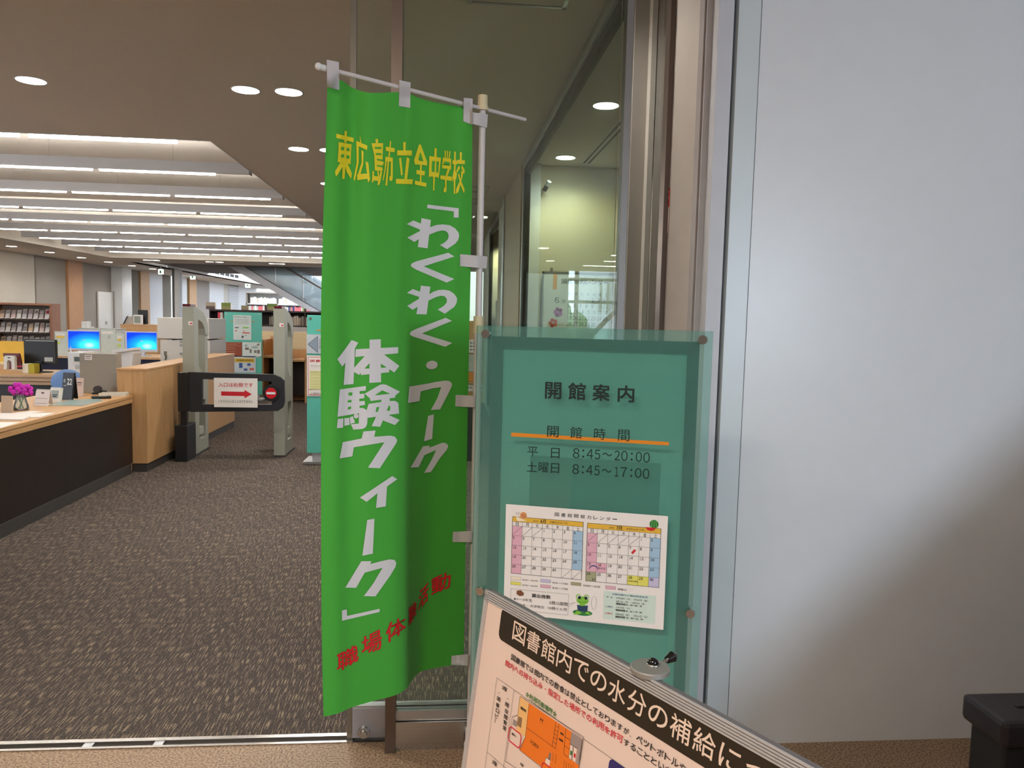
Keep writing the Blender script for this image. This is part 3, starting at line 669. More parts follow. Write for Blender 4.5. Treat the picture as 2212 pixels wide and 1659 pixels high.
# pole, crossbar, tapes
m_pole = M('white_pole', (216, 208, 208), .35, var=.04, scale=20)
m_tape = M('white_tape', (206, 200, 200), .6, var=.02)
m_capc = M('cream_cap', (222, 208, 170), .5, var=.03)
pt = aty(1042, 222, 2.49); PX, PY = pt.x+.001, 2.49
mb = MB(); mb.cyl((PX, PY, 1.48), (PX, PY, pt.z+.0), .0105, n=16); mb.cyl((PX, PY, .02), (PX, PY, 1.50), .0135, n=16); mb.build('pole', m_pole, ban)
mb = MB(); mb.cyl((PX, PY, pt.z-.012), (PX, PY, pt.z+.022), .016, .0155, 18); mb.cyl((PX, PY, pt.z-.024), (PX, PY, pt.z-.012), .0185, .0185, 18); mb.build('pole_cap', m_capc, ban)
j = aty(1037, 690, PY)
mb = MB(); mb.cyl((PX, PY, j.z-.045), (PX, PY, j.z+.01), .0175, .016, 18); mb.build('pole_joint', m_capc, ban)
mb = MB(); mb.box(PX-.02, PX+.32, PY-.14, PY+.06, 0, .05, ch=.01); mb.cyl((PX, PY, .05), (PX, PY, .12), .018); mb.build('pole_base', m_white, ban)
L0 = aty(703, 134, 2.165); R0 = aty(1135, 248, 2.60)
R0.z = L0.z = pt.z-.018
dv = (R0-L0); mb = MB(); mb.cyl(tuple(L0), tuple(R0), .0062, n=12); mb.build('crossbar', m_pole, ban)
dn = dv.normalized()
mb = MB(); mb.cyl(tuple(L0-dn*.018), tuple(L0+dn*.02), .0085, n=12); mb.ball(tuple(L0-dn*.02), .010); mb.build('crossbar_cap', m_white, ban)
def tape(q, name='hem_tape', off=.003, d=2.2):
    mb = MB(); g = 4; P = []
    for jj in range(g+1):
        for ii in range(g+1):
            a, b_ = ii/g, jj/g
            x, y = [(q[0][i]*(1-a)+q[1][i]*a)*(1-b_)+(q[3][i]*(1-a)+q[2][i]*a)*b_ for i in (0, 1)]
            P.append((x, y))
    V = []
    for x, y in P:
        dd = ray(x, y).normalized(); h = BVH.ray_cast(EYE, dd)
        if h[0] is not None: V.append(h[0]-dd*off)
        else:
            # beyond the cloth: follow the vertical plane of the crossbar
            n = Vector((dn.y, -dn.x, 0)); t = (L0-EYE).dot(n)/dd.dot(n); V.append(EYE+dd*(t-.018))
    F_ = [(jj*(g+1)+ii, jj*(g+1)+ii+1, (jj+1)*(g+1)+ii+1, (jj+1)*(g+1)+ii) for jj in range(g) for ii in range(g)]
    mb.add(V, F_, True); n = Vector((dn.y, -dn.x, 0)); 
    mb.add([v-n*.0015 for v in V], [tuple(reversed(f)) for f in F_], True)
    mb.build(name, m_tape, ban)
tape([(706, 129), (732, 134), (733, 194), (707, 188)])
tape([(863, 173), (887, 178), (886, 233), (862, 229)])
tape([(1002, 211), (1021, 213), (1021, 270), (1001, 262)])
tape([(1002, 240), (1054, 247), (1052, 276), (1001, 262)])
tape([(994, 549), (1053, 554), (1051, 580), (994, 575)])
tape([(985, 853), (1027, 855), (1027, 880), (984, 878)])
tape([(979, 1149), (1020, 1147), (1020, 1171), (978, 1171)])
tape([(976, 1417), (1013, 1413), (1011, 1438), (975, 1437)])

# ================================================================ OPENING-HOURS SIGN
th = .3047
sd_ = Vector((math.cos(th), -math.sin(th), 0))
SO = aty(1030, 703, 2.02)
SG = Plane(SO, sd_, (0, 0, -1))
sg = empty('opening_hours_sign', (SO.x+.29, SO.y-.09, 0), 'large teal frosted glass sign giving the opening hours, held by steel discs', 'sign')
WS = SG.st(1541, 713)[0]; HS = SO.z-.18
m_fro = bpy.data.materials.new('frosted_teal_glass'); m_fro.use_nodes = True
n = m_fro.node_tree.nodes; l = m_fro.node_tree.links; n.remove(n['Principled BSDF']); out = [x for x in n if x.type == 'OUTPUT_MATERIAL'][0]
tr_ = n.new('ShaderNodeBsdfTransparent'); tr_.inputs['Color'].default_value = (.84, .96, .93, 1)
df = n.new('ShaderNodeBsdfDiffuse'); df.inputs['Color'].default_value = lin((160, 226, 216))
tl = n.new('ShaderNodeBsdfTranslucent'); tl.inputs['Color'].default_value = lin((160, 226, 216))
gl = n.new('ShaderNodeBsdfGlossy'); gl.inputs['Roughness'].default_value = .03
fr_ = n.new('ShaderNodeFresnel'); fr_.inputs['IOR'].default_value = 1.45
m1 = n.new('ShaderNodeMixShader'); m1.inputs[0].default_value = .35; l.new(df.outputs[0], m1.inputs[1]); l.new(tl.outputs[0], m1.inputs[2])
m2 = n.new('ShaderNodeMixShader'); m2.inputs[0].default_value = .20; l.new(tr_.outputs[0], m2.inputs[1]); l.new(m1.outputs[0], m2.inputs[2])
m3 = n.new('ShaderNodeMixShader'); l.new(fr_.outputs[0], m3.inputs[0]); l.new(m2.outputs[0], m3.inputs[1]); l.new(gl.outputs[0], m3.inputs[2]); l.new(m3.outputs[0], out.inputs[0])
mb = MB(); SG.slab(mb, 0, 0, WS, HS, .008, -.008); sgp = mb.build('glass_panel', m_fro, sg)
fd = .032
m_tf = M('teal_frame_paint', (30, 84, 74), .5, var=.02); m_tb = M('teal_back_panel', (172, 240, 228), .6, var=.02)
mb = MB()
i0, i1, bw = .032, WS-.030, .030
for a0, b0, a1, b1 in ((i0, .028, i1, .028+bw), (i0, .028, i0+bw, HS-.03), (i1-bw, .028, i1, HS-.03), (i0, HS-.06, i1, HS-.03)):
    P = [SG.pt(a, b, -.036) for a, b in ((a0, b0), (a1, b0), (a1, b1), (a0, b1))]; mb.prism(P, SG.N*.02)
mb.build('back_frame', m_tf, sg)
mb = MB(); P = [SG.pt(a, b, -.046) for a, b in ((i0+bw, .028+bw), (i1-bw, .028+bw), (i1-bw, HS-.06), (i0+bw, HS-.06))]; mb.prism(P, SG.N*.006); mb.build('back_panel', m_tb, sg)
a0, b0 = SG.st(1139, 990); a1, b1 = SG.st(1416, 1240)
mb = MB(); P = [SG.pt(a, b, -.040) for a, b in ((a0, b0), (a1, b0), (a1, b1), (a0, b1))]; mb.prism(P, SG.N*.004); mb.build('rear_insert', M('dark_teal_insert', (92, 178, 162), .6, var=.02), sg)
mb = MB()
for px in ((1050, 721), (1518, 734), (1038, 1276), (1491, 1324)):
    a, b = SG.st(*px); q = SG.pt(a, b, .008); mb = MB(); mb.cyl(tuple(q), tuple(q-SG.N*-.0), .001) if False else None
    mb.cyl(tuple(SG.pt(a, b, .0075)), tuple(SG.pt(a, b, .0005)), .0112, n=22); mb.cyl(tuple(SG.pt(a, b, -.008)), tuple(SG.pt(a, b, -.036)), .006, n=12)
    mb.build('fixing_disc', m_steel, sg)
mb = MB()
for a in (.12, WS-.12):
    P = [SG.pt(a-.015, .6, -.056), SG.pt(a+.015, .6, -.056), SG.pt(a+.015, SO.z-.03, -.056), SG.pt(a-.015, SO.z-.03, -.056)]; mb.prism(P, SG.N*.02)
mb.build('stand_leg', m_alu, sg)
mb = MB(); P = [SG.pt(.03, SO.z-.0, .10), SG.pt(WS-.03, SO.z, .10), SG.pt(WS-.03, SO.z, -.20), SG.pt(.03, SO.z, -.20)]; mb.prism(P, (0, 0, .03)); mb.build('stand_foot', m_alu, sg)
bk_ = MB()
S1 = Cr(1010, 680, 3.749)
for ch, l_, r_, t_, b_ in (('開', 628, 760, 545, 682), ('館', 815, 957, 550, 690), ('案', 1013, 1153, 562, 697), ('内', 1217, 1352, 572, 708)):
    SG.textpx(bk_, ch, S1(l_, 620), S1(r_, 620), S1((l_+r_)/2, t_), S1((l_+r_)/2, b_), .016)
for ch, l_, r_, t_, b_ in (('開', 646, 738, 900, 990), ('館', 832, 926, 907, 1000), ('時', 1025, 1118, 918, 1010), ('間', 1221, 1312, 930, 1022)):
    SG.textpx(bk_, ch, S1(l_, 950), S1(r_, 950), S1((l_+r_)/2, t_), S1((l_+r_)/2, b_), 0)
for ch, l_, r_, t_, b_ in (('平', 485, 570, 1068, 1146), ('日', 676, 746, 1078, 1160), ('土', 482, 562, 1190, 1270), ('曜', 576, 656, 1195, 1275), ('日', 676, 742, 1202, 1282)):
    SG.textpx(bk_, ch, S1(l_, (t_+b_)/2), S1(r_, (t_+b_)/2), S1((l_+r_)/2, t_), S1((l_+r_)/2, b_), 0)
def digits(mb, pl, items, cr, bold=.0):
    for ch, l_, r_, t_, b_ in items: pl.textpx(mb, ch, cr(l_, (t_+b_)/2), cr(r_, (t_+b_)/2), cr((l_+r_)/2, t_), cr((l_+r_)/2, b_), bold)
digits(bk_, SG, [('8', 854, 906, 1080, 1160), (':', 930, 945, 1090, 1156), ('4', 966, 1018, 1088, 1166), ('5', 1030, 1074, 1092, 1170), ('～', 1092, 1170, 1118, 1144), ('2', 1190, 1234, 1100, 1178), ('0', 1245, 1296, 1102, 1182), (':', 1322, 1338, 1115, 1180), ('0', 1362, 1412, 1110, 1190), ('0', 1424, 1476, 1115, 1196)], S1, .0)
digits(bk_, SG, [('8', 850, 902, 1210, 1288), (':', 927, 942, 1222, 1286), ('4', 962, 1014, 1218, 1296), ('5', 1026, 1070, 1222, 1300), ('～', 1088, 1165, 1250, 1276), ('1', 1192, 1222, 1232, 1308), ('7', 1240, 1290, 1234, 1312), (':', 1318, 1334, 1248, 1312), ('0', 1356, 1408, 1242, 1320), ('0', 1420, 1472, 1246, 1328)], S1, .0)
bk_.build('lettering', M('sign_black', (16, 34, 34), .5, var=0), sgp)
mb = MB(); SG.polypx(mb, [S1(355, 954), S1(1630, 1030), S1(1630, 1058), S1(353, 984)], .0006); mb.build('orange_rule', m_orange, sgp)

# ---- calendar sheet taped to the sign
C1 = Cr(1080, 1080, 5.721)
a0, b0 = SG.st(*C1(76, 48)); a1, _ = SG.st(*C1(2077, 205)); _, b1 = SG.st(*C1(2014, 1602))
K = Plane(SG.pt(0, 0, .0012), sd_, (0, 0, -1))
cs = empty('calendar_sheet', K.pt((a0+a1)/2, b1, 0), 'white sheet with two month calendars and a frog drawing, taped to the teal sign', 'notice')
mb = MB(); K.slab(mb, a0, b0, a1, b1, .0006, 0); cs_sheet = mb.build('sheet', m_paper, cs)
hd = MB(); ln = MB(); pk = MB(); bl = MB(); tx = MB(); yw = MB(); gn = MB(); lv = MB(); og = MB(); brn = MB(); dg = MB()
def ks(x, y): return K.st(*C1(x, y))
O1 = .0012; O2 = .0016
def month(xL, xR, yT, yB, title, sub, first, ndays, shade, rows_=5):
    """corner points given as crop coordinates at the left edge (top, header base, body base) and right edge"""
    s0, t0 = ks(xL[0], xL[1]); s1, _ = ks(xR[0], xR[1]); tb = ks(*yB)[1]; th_ = ks(*yT)[1]
    K.rect(hd, s0, t0, s1, th_, O1)
    wd = th_+(tb-th_)*.085; cw = (s1-s0)/7; ch = (tb-wd)/rows_
    K.rect(pk, s0, wd, s0+cw, tb, O1); K.rect(bl, s1-cw, wd, s1, wd+ch*4, O1)
    K.frame(ln, s0, t0, s1, tb, .0011, O2)
    K.rect(ln, s0, th_-.0003, s1, th_+.0003, O2); K.rect(ln, s0, wd-.0003, s1, wd+.0003, O2)
    for i in range(1, 7): K.rect(ln, s0+cw*i-.0003, th_, s0+cw*i+.0003, tb, O2)
    for i in range(1, rows_): K.rect(ln, s0, wd+ch*i-.0003, s1, wd+ch*i+.0003, O2)
    for i, c_ in enumerate('日月火水木金土'): K.text(tx, c_, s0+cw*(i+.36), th_+.0012, s0+cw*(i+.64), wd-.0012, off=O2)
    for c_ in range(rows_*7):
        r_, q = divmod(c_, 7); dnum = c_-first+1
        x0, y0 = s0+cw*q, wd+ch*r_
        if 1 <= dnum <= ndays: [K.text(tx, dd, x0+.0025+q_*.0052+(.001 if dd == '1' else 0), y0+.002, x0+.0025+q_*.0052+(.0034 if dd == '1' else .0043), y0+.009, .01, off=O2) for q_, dd in enumerate(str(dnum))]
        else: K.seg(ln, (x0, y0+ch), (x0+cw, y0), .0006, O2)
    K.text(tx, title, s0+(s1-s0)*.40, t0+.0020, s0+(s1-s0)*.475, th_-.0015, .012, off=O2)
    K.text(tx, sub, s0+(s1-s0)*.53, t0+.0045, s0+(s1-s0)*.78, th_-.0030, off=O2)
    K.text(tx, 'June' if first == 3 else 'July', s0+(s1-s0)*.30, t0+.005, s0+(s1-s0)*.37, th_-.003, off=O2)
    return s0, s1, wd, tb, cw, ch
j6 = month((155, 200), (1034, 270), (152, 262), (142, 905), '6月', '水無月(みなづき)', 3, 30, 0)
j7 = month((1080, 280), (1994, 357), (1078, 345), (1056, 998), '7月', '文月(ふみづき)', 5, 30, 0)
s0, s1, wd, tb, cw, ch = j7
K.rect(pk, s0+cw, wd+3*ch, s0+2*cw, wd+4*ch, O1); K.rect(dg, s0, wd+4*ch, s0+cw, tb, .0014); K.rect(yw, s0+4*cw, wd+4*ch, s0+6*cw, tb, O1); K.rect(lv, s0+6*cw, wd+4*ch, s1, tb, O1)
K.text(tx, '31', s0+cw*.6, tb-.009, s0+cw*.92, tb-.003, off=.0018); K.text(tx, '前期試験', s0+4.08*cw, tb-.013, s0+4.95*cw, tb-.009, off=O2)
K.text(tx, '海の日', s0+1.15*cw, wd+3.45*ch, s0+1.85*cw, wd+3.65*ch, off=O2)
mr = MB(); K.seg(mr, (s0+4.35*cw, wd+1.75*ch), (s0+4.65*cw, wd+1.35*ch), .0055, O2)
nv = MB(); 
for k in range(8):
    A = math.pi*(1-k/8); B = math.pi*(1-(k+1)/8)
    K.seg(nv, (s0+.75*cw+.42*cw*math.cos(A), wd+3.75*ch-.4*ch*math.sin(A)), (s0+.75*cw+.42*cw*math.cos(B), wd+3.75*ch-.4*ch*math.sin(B)), .001+.0022*math.sin(math.pi*(k+.5)/8), O2)
def kt(s, L, T, R, B, bold=0, mb=None):
    sl = .0875*(R-L)/2; m_ = (T+B)/2
    hh_ = max(B-T-2*sl, 12); T, B = m_-hh_/2, m_+hh_/2
    K.text(mb or tx, s, ks(L, (T+B)/2)[0], ks((L+R)/2, T)[1], ks(R, (T+B)/2)[0], ks((L+R)/2, B)[1], bold, O2)
for i, ch_ in enumerate('図書館開館カレンダー'):
    x = 678+i*79.5; y = 152+i*6.6; kt(ch_, x, y+(22 if ch_ == 'ー' else 3 if i > 4 else 0), x+54, y+(28 if ch_ == 'ー' else 50), 0)
def box_(mb, x, y, w_=125, h_=55):
    a, b = ks(x, y); c_, _ = ks(x+w_, y+5); K.rect(mb, a, b, c_, b+.0085, O1); K.frame(ln, a, b, c_, b+.0085, .0004, O2)
bw_ = MB(); box_(bw_, 137, 940); box_(yw, 135, 1003); box_(lv, 504, 972); box_(pk, 502, 1040); box_(dg, 878, 1010); box_(pk, 1306, 1055)
kt('8:45～20:00', 282, 975, 468, 1008); kt('8:30～20:00', 280, 1040, 466, 1074); kt('8:45～17:00', 650, 1010, 840, 1046); kt('8:30～17:00', 650, 1072, 838, 1112); kt('10:00～16:00', 1030, 1042, 1240, 1084); kt('閉館日', 1458, 1088, 1562, 1122)
a, b = ks(135, 1092); c_, _ = ks(850, 1150); _, d_ = ks(850, 1408); d_ = ks(135, 1348)[1]
K.frame(ln, a, b, c_, d_, .0005, O2); K.seg(ln, (c_, b+.026), ks(930, 1262), .0005, O2); K.seg(ln, (c_, b+.034), ks(930, 1262), .0005, O2)
kt('貸出冊数', 392, 1155, 628, 1222, .014); kt('★1～3年生', 165, 1200, 402, 1258); kt('5冊/2週間', 610, 1245, 836, 1308); kt('★4年生・大学院生', 168, 1272, 550, 1340); kt('10冊/1ヵ月', 594, 1315, 824, 1370)
K.poly(brn, [ks(210, 1118), ks(262, 1112), ks(298, 1150), ks(292, 1178), ks(244, 1186), ks(206, 1160)], O2)
# frog
cx, cy = ks(1022, 1240)
lg = MB(); dgn = MB(); wt = MB(); bkk = MB(); nb = MB()
K.disc(dgn, *ks(1020, 1392), .0258, O1, ry=.0078); K.disc(lg, cx, cy, .0158, .0017, ry=.0108); K.disc(lg, *ks(975, 1192), .0068, .0017); K.disc(lg, *ks(1070, 1198), .0068, .0017)
K.disc(lg, *ks(1018, 1330), .0098, .0015, ry=.012); K.poly(lg, [ks(905, 1415), ks(962, 1358), ks(1010, 1395), ks(985, 1408)], .0016); K.poly(lg, [ks(1050, 1400), ks(1075, 1365), ks(1130, 1418), ks(1090, 1412)], .0016)
K.poly(nb, [ks(955, 1290), ks(1018, 1308), ks(1088, 1300), ks(1080, 1378), ks(1020, 1380), ks(962, 1365)], .0021)
K.disc(wt, *ks(978, 1196), .0052, .0020); K.disc(wt, *ks(1070, 1202), .0052, .0020)
K.disc(bkk, *ks(984, 1203), .0042, .0024); K.disc(bkk, *ks(1064, 1209), .0042, .0024)
for k in range(6):
    A = math.pi*(.15+.7*k/6); B = math.pi*(.15+.7*(k+1)/6)
    K.seg(bkk, (cx+.0115*math.cos(A), cy-.001+.0065*math.sin(A)), (cx+.0115*math.cos(B), cy-.001+.0065*math.sin(B)), .0007, .0024)
for k in range(12):
    A = 2*math.pi*k/12; B = 2*math.pi*(k+1)/12; o_ = ks(1162, 1270)
    K.seg(ln, (o_[0]+.0066*math.cos(A), o_[1]+.018*math.sin(A)), (o_[0]+.0066*math.cos(B), o_[1]+.018*math.sin(B)), .0004, O2)
# snail, melon
sn = ks(292, 190); K.disc(og, sn[0], sn[1], .0092, .0017); K.disc(bw_, sn[0], sn[1], .0098, .0015); K.poly(bw_, [ks(190, 185), ks(230, 180), ks(245, 225), ks(335, 258), ks(215, 258)], .0016)
for k in range(14):
    A = k*.7; B = A+.7; rA = .0070*(1-k/15); rB = .0070*(1-(k+1)/15); K.seg(brn, (sn[0]+rA*math.cos(A), sn[1]+rA*math.sin(A)), (sn[0]+rB*math.cos(B), sn[1]+rB*math.sin(B)), .0008, .0022)
K.seg(brn, ks(210, 180), ks(203, 148), .0007, .002); K.seg(brn, ks(228, 178), ks(236, 146), .0007, .002)
mel = ks(1905, 298); K.disc(dgn, mel[0], mel[1], .0112, .0018)
for k in (-1, 0, 1): K.seg(lg, (mel[0]+k*.005, mel[1]-.009), (mel[0]+k*.0065, mel[1]+.009), .0013, .0022)
K.poly(mr, [ks(1797, 332), ks(1930, 342), ks(1905, 372), ks(1870, 380), ks(1825, 368)], .0024)
a, b = ks(1284, 1122); c_, _ = ks(1930, 1180); _, d_ = ks(1262, 1462)
lb = MB(); K.rect(lb, a, b, c_, d_, .0010)
kt('前期試験中の開館時間変更', 1386, 1150, 1828, 1212, mb=nv); kt('平 日', 1314, 1186, 1392, 1214, mb=nv); kt('7月28日（木） 7月29日（金）', 1436, 1198, 1830, 1256); kt('8月1日（月）～8月5日（金）', 1436, 1238, 1796, 1294)
kt('開館時間 8：30～20：00', 1436, 1268, 1756, 1322, .006); kt('土曜日', 1306, 1300, 1390, 1330, mb=nv); kt('7月30日（土）', 1434, 1312, 1608, 1350); kt('開館時間 8：30～17：00', 1432, 1346, 1754, 1400, .006)
kt('日曜日', 1302, 1385, 1388, 1414, mb=mr); kt('7月24日（日），7月31日（日）', 1428, 1394, 1826, 1458); kt('開館時間 10：00～16：00', 1428, 1428, 1768, 1484, .006)
for mb_, nm, mt in ((hd, 'yellow_header', M('amber_print', (226, 178, 60), .6, var=0)), (ln, 'printed_grid', M('grid_grey', (96, 90, 90), .7, var=0)), (pk, 'pink_fields', M('pink_print', (222, 170, 186), .7, var=0)), (bl, 'blue_fields', M('blue_print', (160, 190, 214), .7, var=0)),
                  (tx, 'lettering', M('print_black', (52, 46, 46), .7, var=0)), (yw, 'yellow_fields', M('lemon_print', (224, 216, 100), .7, var=0)), (lv, 'lilac_fields', M('lilac_print', (196, 188, 216), .7, var=0)), (dg, 'olive_fields', M('olive_print', (160, 160, 124), .7, var=0)),
                  (og, 'snail_shell', M('peach_print', (226, 150, 96), .7, var=0)), (bw_, 'snail_body', M('cream_print', (240, 226, 200), .7, var=0)), (brn, 'brown_print', M('brown_print', (122, 74, 48), .7, var=0)), (lg, 'frog_drawing', M('frog_green', (126, 190, 60), .7, var=0)),
                  (dgn, 'leaf_drawing', M('leaf_green', (34, 120, 60), .7, var=0)), (wt, 'frog_eyes', m_white), (bkk, 'frog_pupils', m_ink), (nb, 'frog_book', M('book_navy', (34, 62, 92), .7, var=0)), (mr, 'red_drawing', m_red), (nv, 'blue_lettering', M('steel_blue_ink', (60, 80, 130), .7, var=0)), (lb, 'pale_green_box', M('mint_print', (206, 222, 210), .7, var=0))):
    mb_.build(nm, mt, cs_sheet)

# ================================================================ FLOOR-PLAN NOTICE BOARD IN FRONT
th = 1.0467
pd = Vector((math.cos(th), -math.sin(th), 0)); nh = Vector((-math.sin(th), -math.cos(th), 0))
tv = Vector((0, 0, -1))*math.cos(.1346)+nh*math.sin(.1346)
PO = aty(1051, 1272, 1.40)
PB = Plane(PO, pd, tv)
nbd = empty('notice_board', PB.pt(.43, .6, -.3)*1.0, 'tilted white notice board with dark title band, floor plan and aluminium frame, lower centre', 'notice board')
nbd.location.z = 0
BWD, BHT = .871, .624
fwid = 0
_, f1 = PB.st(1060, 1291)
FW = .0165
mb = MB(); PB.slab(mb, .004, .004, BWD-.004, BHT-.004, .010, -.012); mb.build('backing', m_white, nbd)
m_fr = M('ribbed_aluminium', (204, 202, 204), .38, .35, var=.03)
for nm, (a0, b0, a1, b1), hor in (('frame_rail', (0, 0, BWD, FW+.004), 1), ('frame_rail', (0, BHT-FW, BWD, BHT), 1), ('frame_rail', (0, 0, .009, BHT), 0), ('frame_rail', (BWD-.009, 0, BWD, BHT), 0)):
    mb = MB()
    if hor:
        nr = 5; h_ = (b1-b0)/nr
        for k in range(nr):
            PB.slab(mb, a0, b0+k*h_, a1, b0+(k+.62)*h_, .014, -.011); 
        gb = MB(); PB.slab(gb, a0, b0, a1, b1, .0112, -.0115); gb.build('frame_groove', M('groove_grey', (138, 136, 138), .5, .1), nbd)
    else: PB.slab(mb, a0, b0, a1, b1, .014, -.011)
    mb.build(nm, m_fr, nbd)
mb = MB(); PB.rect(mb, .009, FW+.004, BWD-.009, BHT-FW, -.0008); nb_sheet = mb.build('printed_sheet', M('board_print', (236, 212, 200), .38, var=.01), nbd)
p1 = Cr(1000, 1260, 3.687); p7 = Cr(1060, 1300, 4.623); p8 = Cr(1300, 1450, 4.424)
OB = .0004
def pst(x, y, c=p1): return PB.st(*c(x, y))
# title band with rounded left corners
aL = pst(295, 330)[0]; bT = pst(360, 203)[1]; bB = pst(1200, 1005)[1]
bT = pst(330, 196)[1]; bB = pst(310, 455)[1]
r_ = .012
pts = [(BWD-.03, bT), (BWD-.03, bB)]
pts += [(aL+r_-r_*math.sin(t), bB-r_+r_*math.cos(t)) for t in [i*math.pi/12 for i in range(7)]]
pts += [(aL+r_-r_*math.cos(t), bT+r_-r_*math.sin(t)) for t in [i*math.pi/12 for i in range(7)]]
mb = MB(); PB.poly(mb, pts, OB); mb.build('title_band', M('dark_olive_print', (44, 36, 26), .4, var=0), nb_sheet)
wt = MB()
tT = PB.st(*p7(242, 185))[1]; tB = PB.st(*p7(325, 436))[1]; sL = PB.st(*p7(212, 380))[0]
pitch = (PB.st(*p8(1075, 860))[0]-PB.st(*p8(635, 610))[0])/2
pitch = (PB.st(*p8(640, 600))[0]-PB.st(*p7(212, 380))[0])/9
s_a = PB.st(*p7(212, 380))[0]
cell = pitch; g0 = s_a
hh = tB-tT
for i, ch_ in enumerate('図書館内での水分の補給について'):
    vs, fs, w_, h_ = tmesh(ch_)
    kw = {'で': (.03, .05), 'の': (.03, .10), 'に': (.06, .06), 'つ': (.05, .2), 'い': (.08, .14), 'て': (.05, .06)}.get(ch_, (.02, 0))
    x0 = g0+i*pitch+kw[0]*pitch-.0; x1 = g0+(i+.93)*pitch-kw[0]*pitch; y0 = tT+kw[1]*hh; y1 = tB-kw[1]*hh*.6
    PB.text(wt, ch_, x0, y0, x1, y1, .006, .0009)
wt.build('title_lettering', M('title_cream', (238, 214, 196), .5, var=0), nb_sheet)
def run(mb, txt, pL, pR, pT, pB, c, bold=0, off=.0009):
    """even cells from the left edge of the first to the right edge of the last character"""
    s0 = PB.st(*c(*pL))[0]; s1 = PB.st(*c(*pR))[0]; t0 = PB.st(*c(*pT))[1]; t1 = PB.st(*c(*pB))[1]
    n_ = len(txt); pw = (s1-s0)/n_; h_ = t1-t0
    for i, ch_ in enumerate(txt):
        if ch_ in ' 　': continue
        small = ch_ in 'でのはとしてりまするこいたがをやへちみット' 
        iy0, iy1 = (.06, .96) if small else (0, 1)
        ix = .08 if small else .03
        if ch_ in '・': ix, iy0, iy1 = .42, .42, .58
        if ch_ in '、': ix, iy0, iy1 = .05, .75, 1.0
        xa_, xb_ = (s0+(i+ix)*pw, s0+(i+1-ix)*pw)
        if ch_ == '、': xb_ = xa_+pw*.25
        PB.text(mb, ch_, xa_, t0+iy0*h_, xb_, t0+iy1*h_, bold, off)
nvy = MB(); rdd = MB(); grr = MB(); blk = MB()
L1 = '図書館では館内での飲食は禁止としておりますが、ペットボトルや水筒等の'
# pitch from the first character to や (31st)
sA = pst(385, 600)[0]; sB = pst(1722, 1445)[0]; pw = (sB-sA)/29
tt0 = pst(400, 565)[1]; tt1 = pst(410, 622)[1]
for i, ch_ in enumerate(L1):
    small = ch_ in 'でのはとしておりますがやット'
    ix, iy0, iy1 = (.1, .08, .95) if small else (.04, 0, 1)
    if ch_ == '、': PB.text(nvy, ch_, sA+(i+.05)*pw, tt0+.75*(tt1-tt0), sA+(i+.3)*pw, tt1, 0, .0009); continue
    PB.text(nvy, ch_, sA+(i+ix)*pw, tt0+iy0*(tt1-tt0), sA+(i+1-ix)*pw, tt0+iy1*(tt1-tt0), .006, .0009)
L2 = '館内への持ち込み・指定した場所での利用を許可することといたします'
sA2 = pst(338, 640)[0]; sB2 = pst(1228, 1215)[0]; pw2 = (sB2-sA2)/21
tt2 = pst(355, 612)[1]; tt3 = pst(362, 668)[1]
for i, ch_ in enumerate(L2):
    small = ch_ in 'へのちみしたでのをすることいたま'
    ix, iy0, iy1 = (.1, .08, .95) if small else (.04, 0, 1)
    if ch_ == '・': ix, iy0, iy1 = .42, .42, .58
    PB.text(rdd if i < 22 else nvy, ch_, sA2+(i+ix)*pw2, tt2+iy0*(tt3-tt2), sA2+(i+1-ix)*pw2, tt2+iy1*(tt3-tt2), .006, .0009)
sG0 = pst(500, 880)[0]; sG1 = pst(752, 1040)[0]; g0_ = pst(520, 858)[1]; g1_ = pst(535, 925)[1]
for i, ch_ in enumerate('☆利用可能場所☆'):
    pw_ = (sG1-sG0)/8; PB.text(grr, ch_, sG0+(i+.04)*pw_, g0_+.0015, sG0+(i+.96)*pw_, g1_-.001, .012, .0009)
PB.rect(grr, sG0+(sG1-sG0)/8, g1_+.0006, sG1-.002, g1_+.0014, .0009)
# table
LW = .0006
ta, tb_ = pst(272, 750); tc_ = pst(408, 845)[0]; td = PB.st(*p7(0, 1525))[1]
PB.rect(blk, ta, tb_, BWD-.06, tb_+LW, .0009); PB.rect(blk, ta, tb_, ta+LW, BHT-.03, .0009); PB.rect(blk, tc_, tb_, tc_+LW, BHT-.03, .0009); PB.rect(blk, ta, td, BWD-.06, td+LW, .0009)
def cell_(txt, x0, y0, x1, y1, bold=.004, mb=None):
    a = PB.st(*p7(x0, (y0+y1)/2)); b = PB.st(*p7(x1, (y0+y1)/2)); t0 = PB.st(*p7((x0+x1)/2, y0)); t1 = PB.st(*p7((x0+x1)/2, y1)); PB.text(mb or blk, txt, a[0], t0[1], b[0], t1[1], bold, .0009)
cell_('2階', 115, 842, 165, 886); cell_('3階', 18, 1585, 66, 1632)
for i, ch_ in enumerate('図書ロビー'):
    y = [948, 1008, 1066, 1118, 1165][i]; x = [66, 55, 55, 46, 45][i]
    if ch_ == 'ー':
        p_ = PB.st(*p7(50, 1160)); q_ = PB.st(*p7(44, 1205)); PB.seg(blk, p_, q_, .0012)
    else: cell_(ch_, x, y, x+34, y+44)
for i, ch_ in enumerate('開架閲覧室'):
    y = [1005, 1070, 1128, 1182, 1235][i]; x = [148, 142, 136, 130, 124][i]; cell_(ch_, x, y, x+36, y+46)
cell_('・', 82, 905, 90, 913); cell_('・', 170, 964, 178, 972)
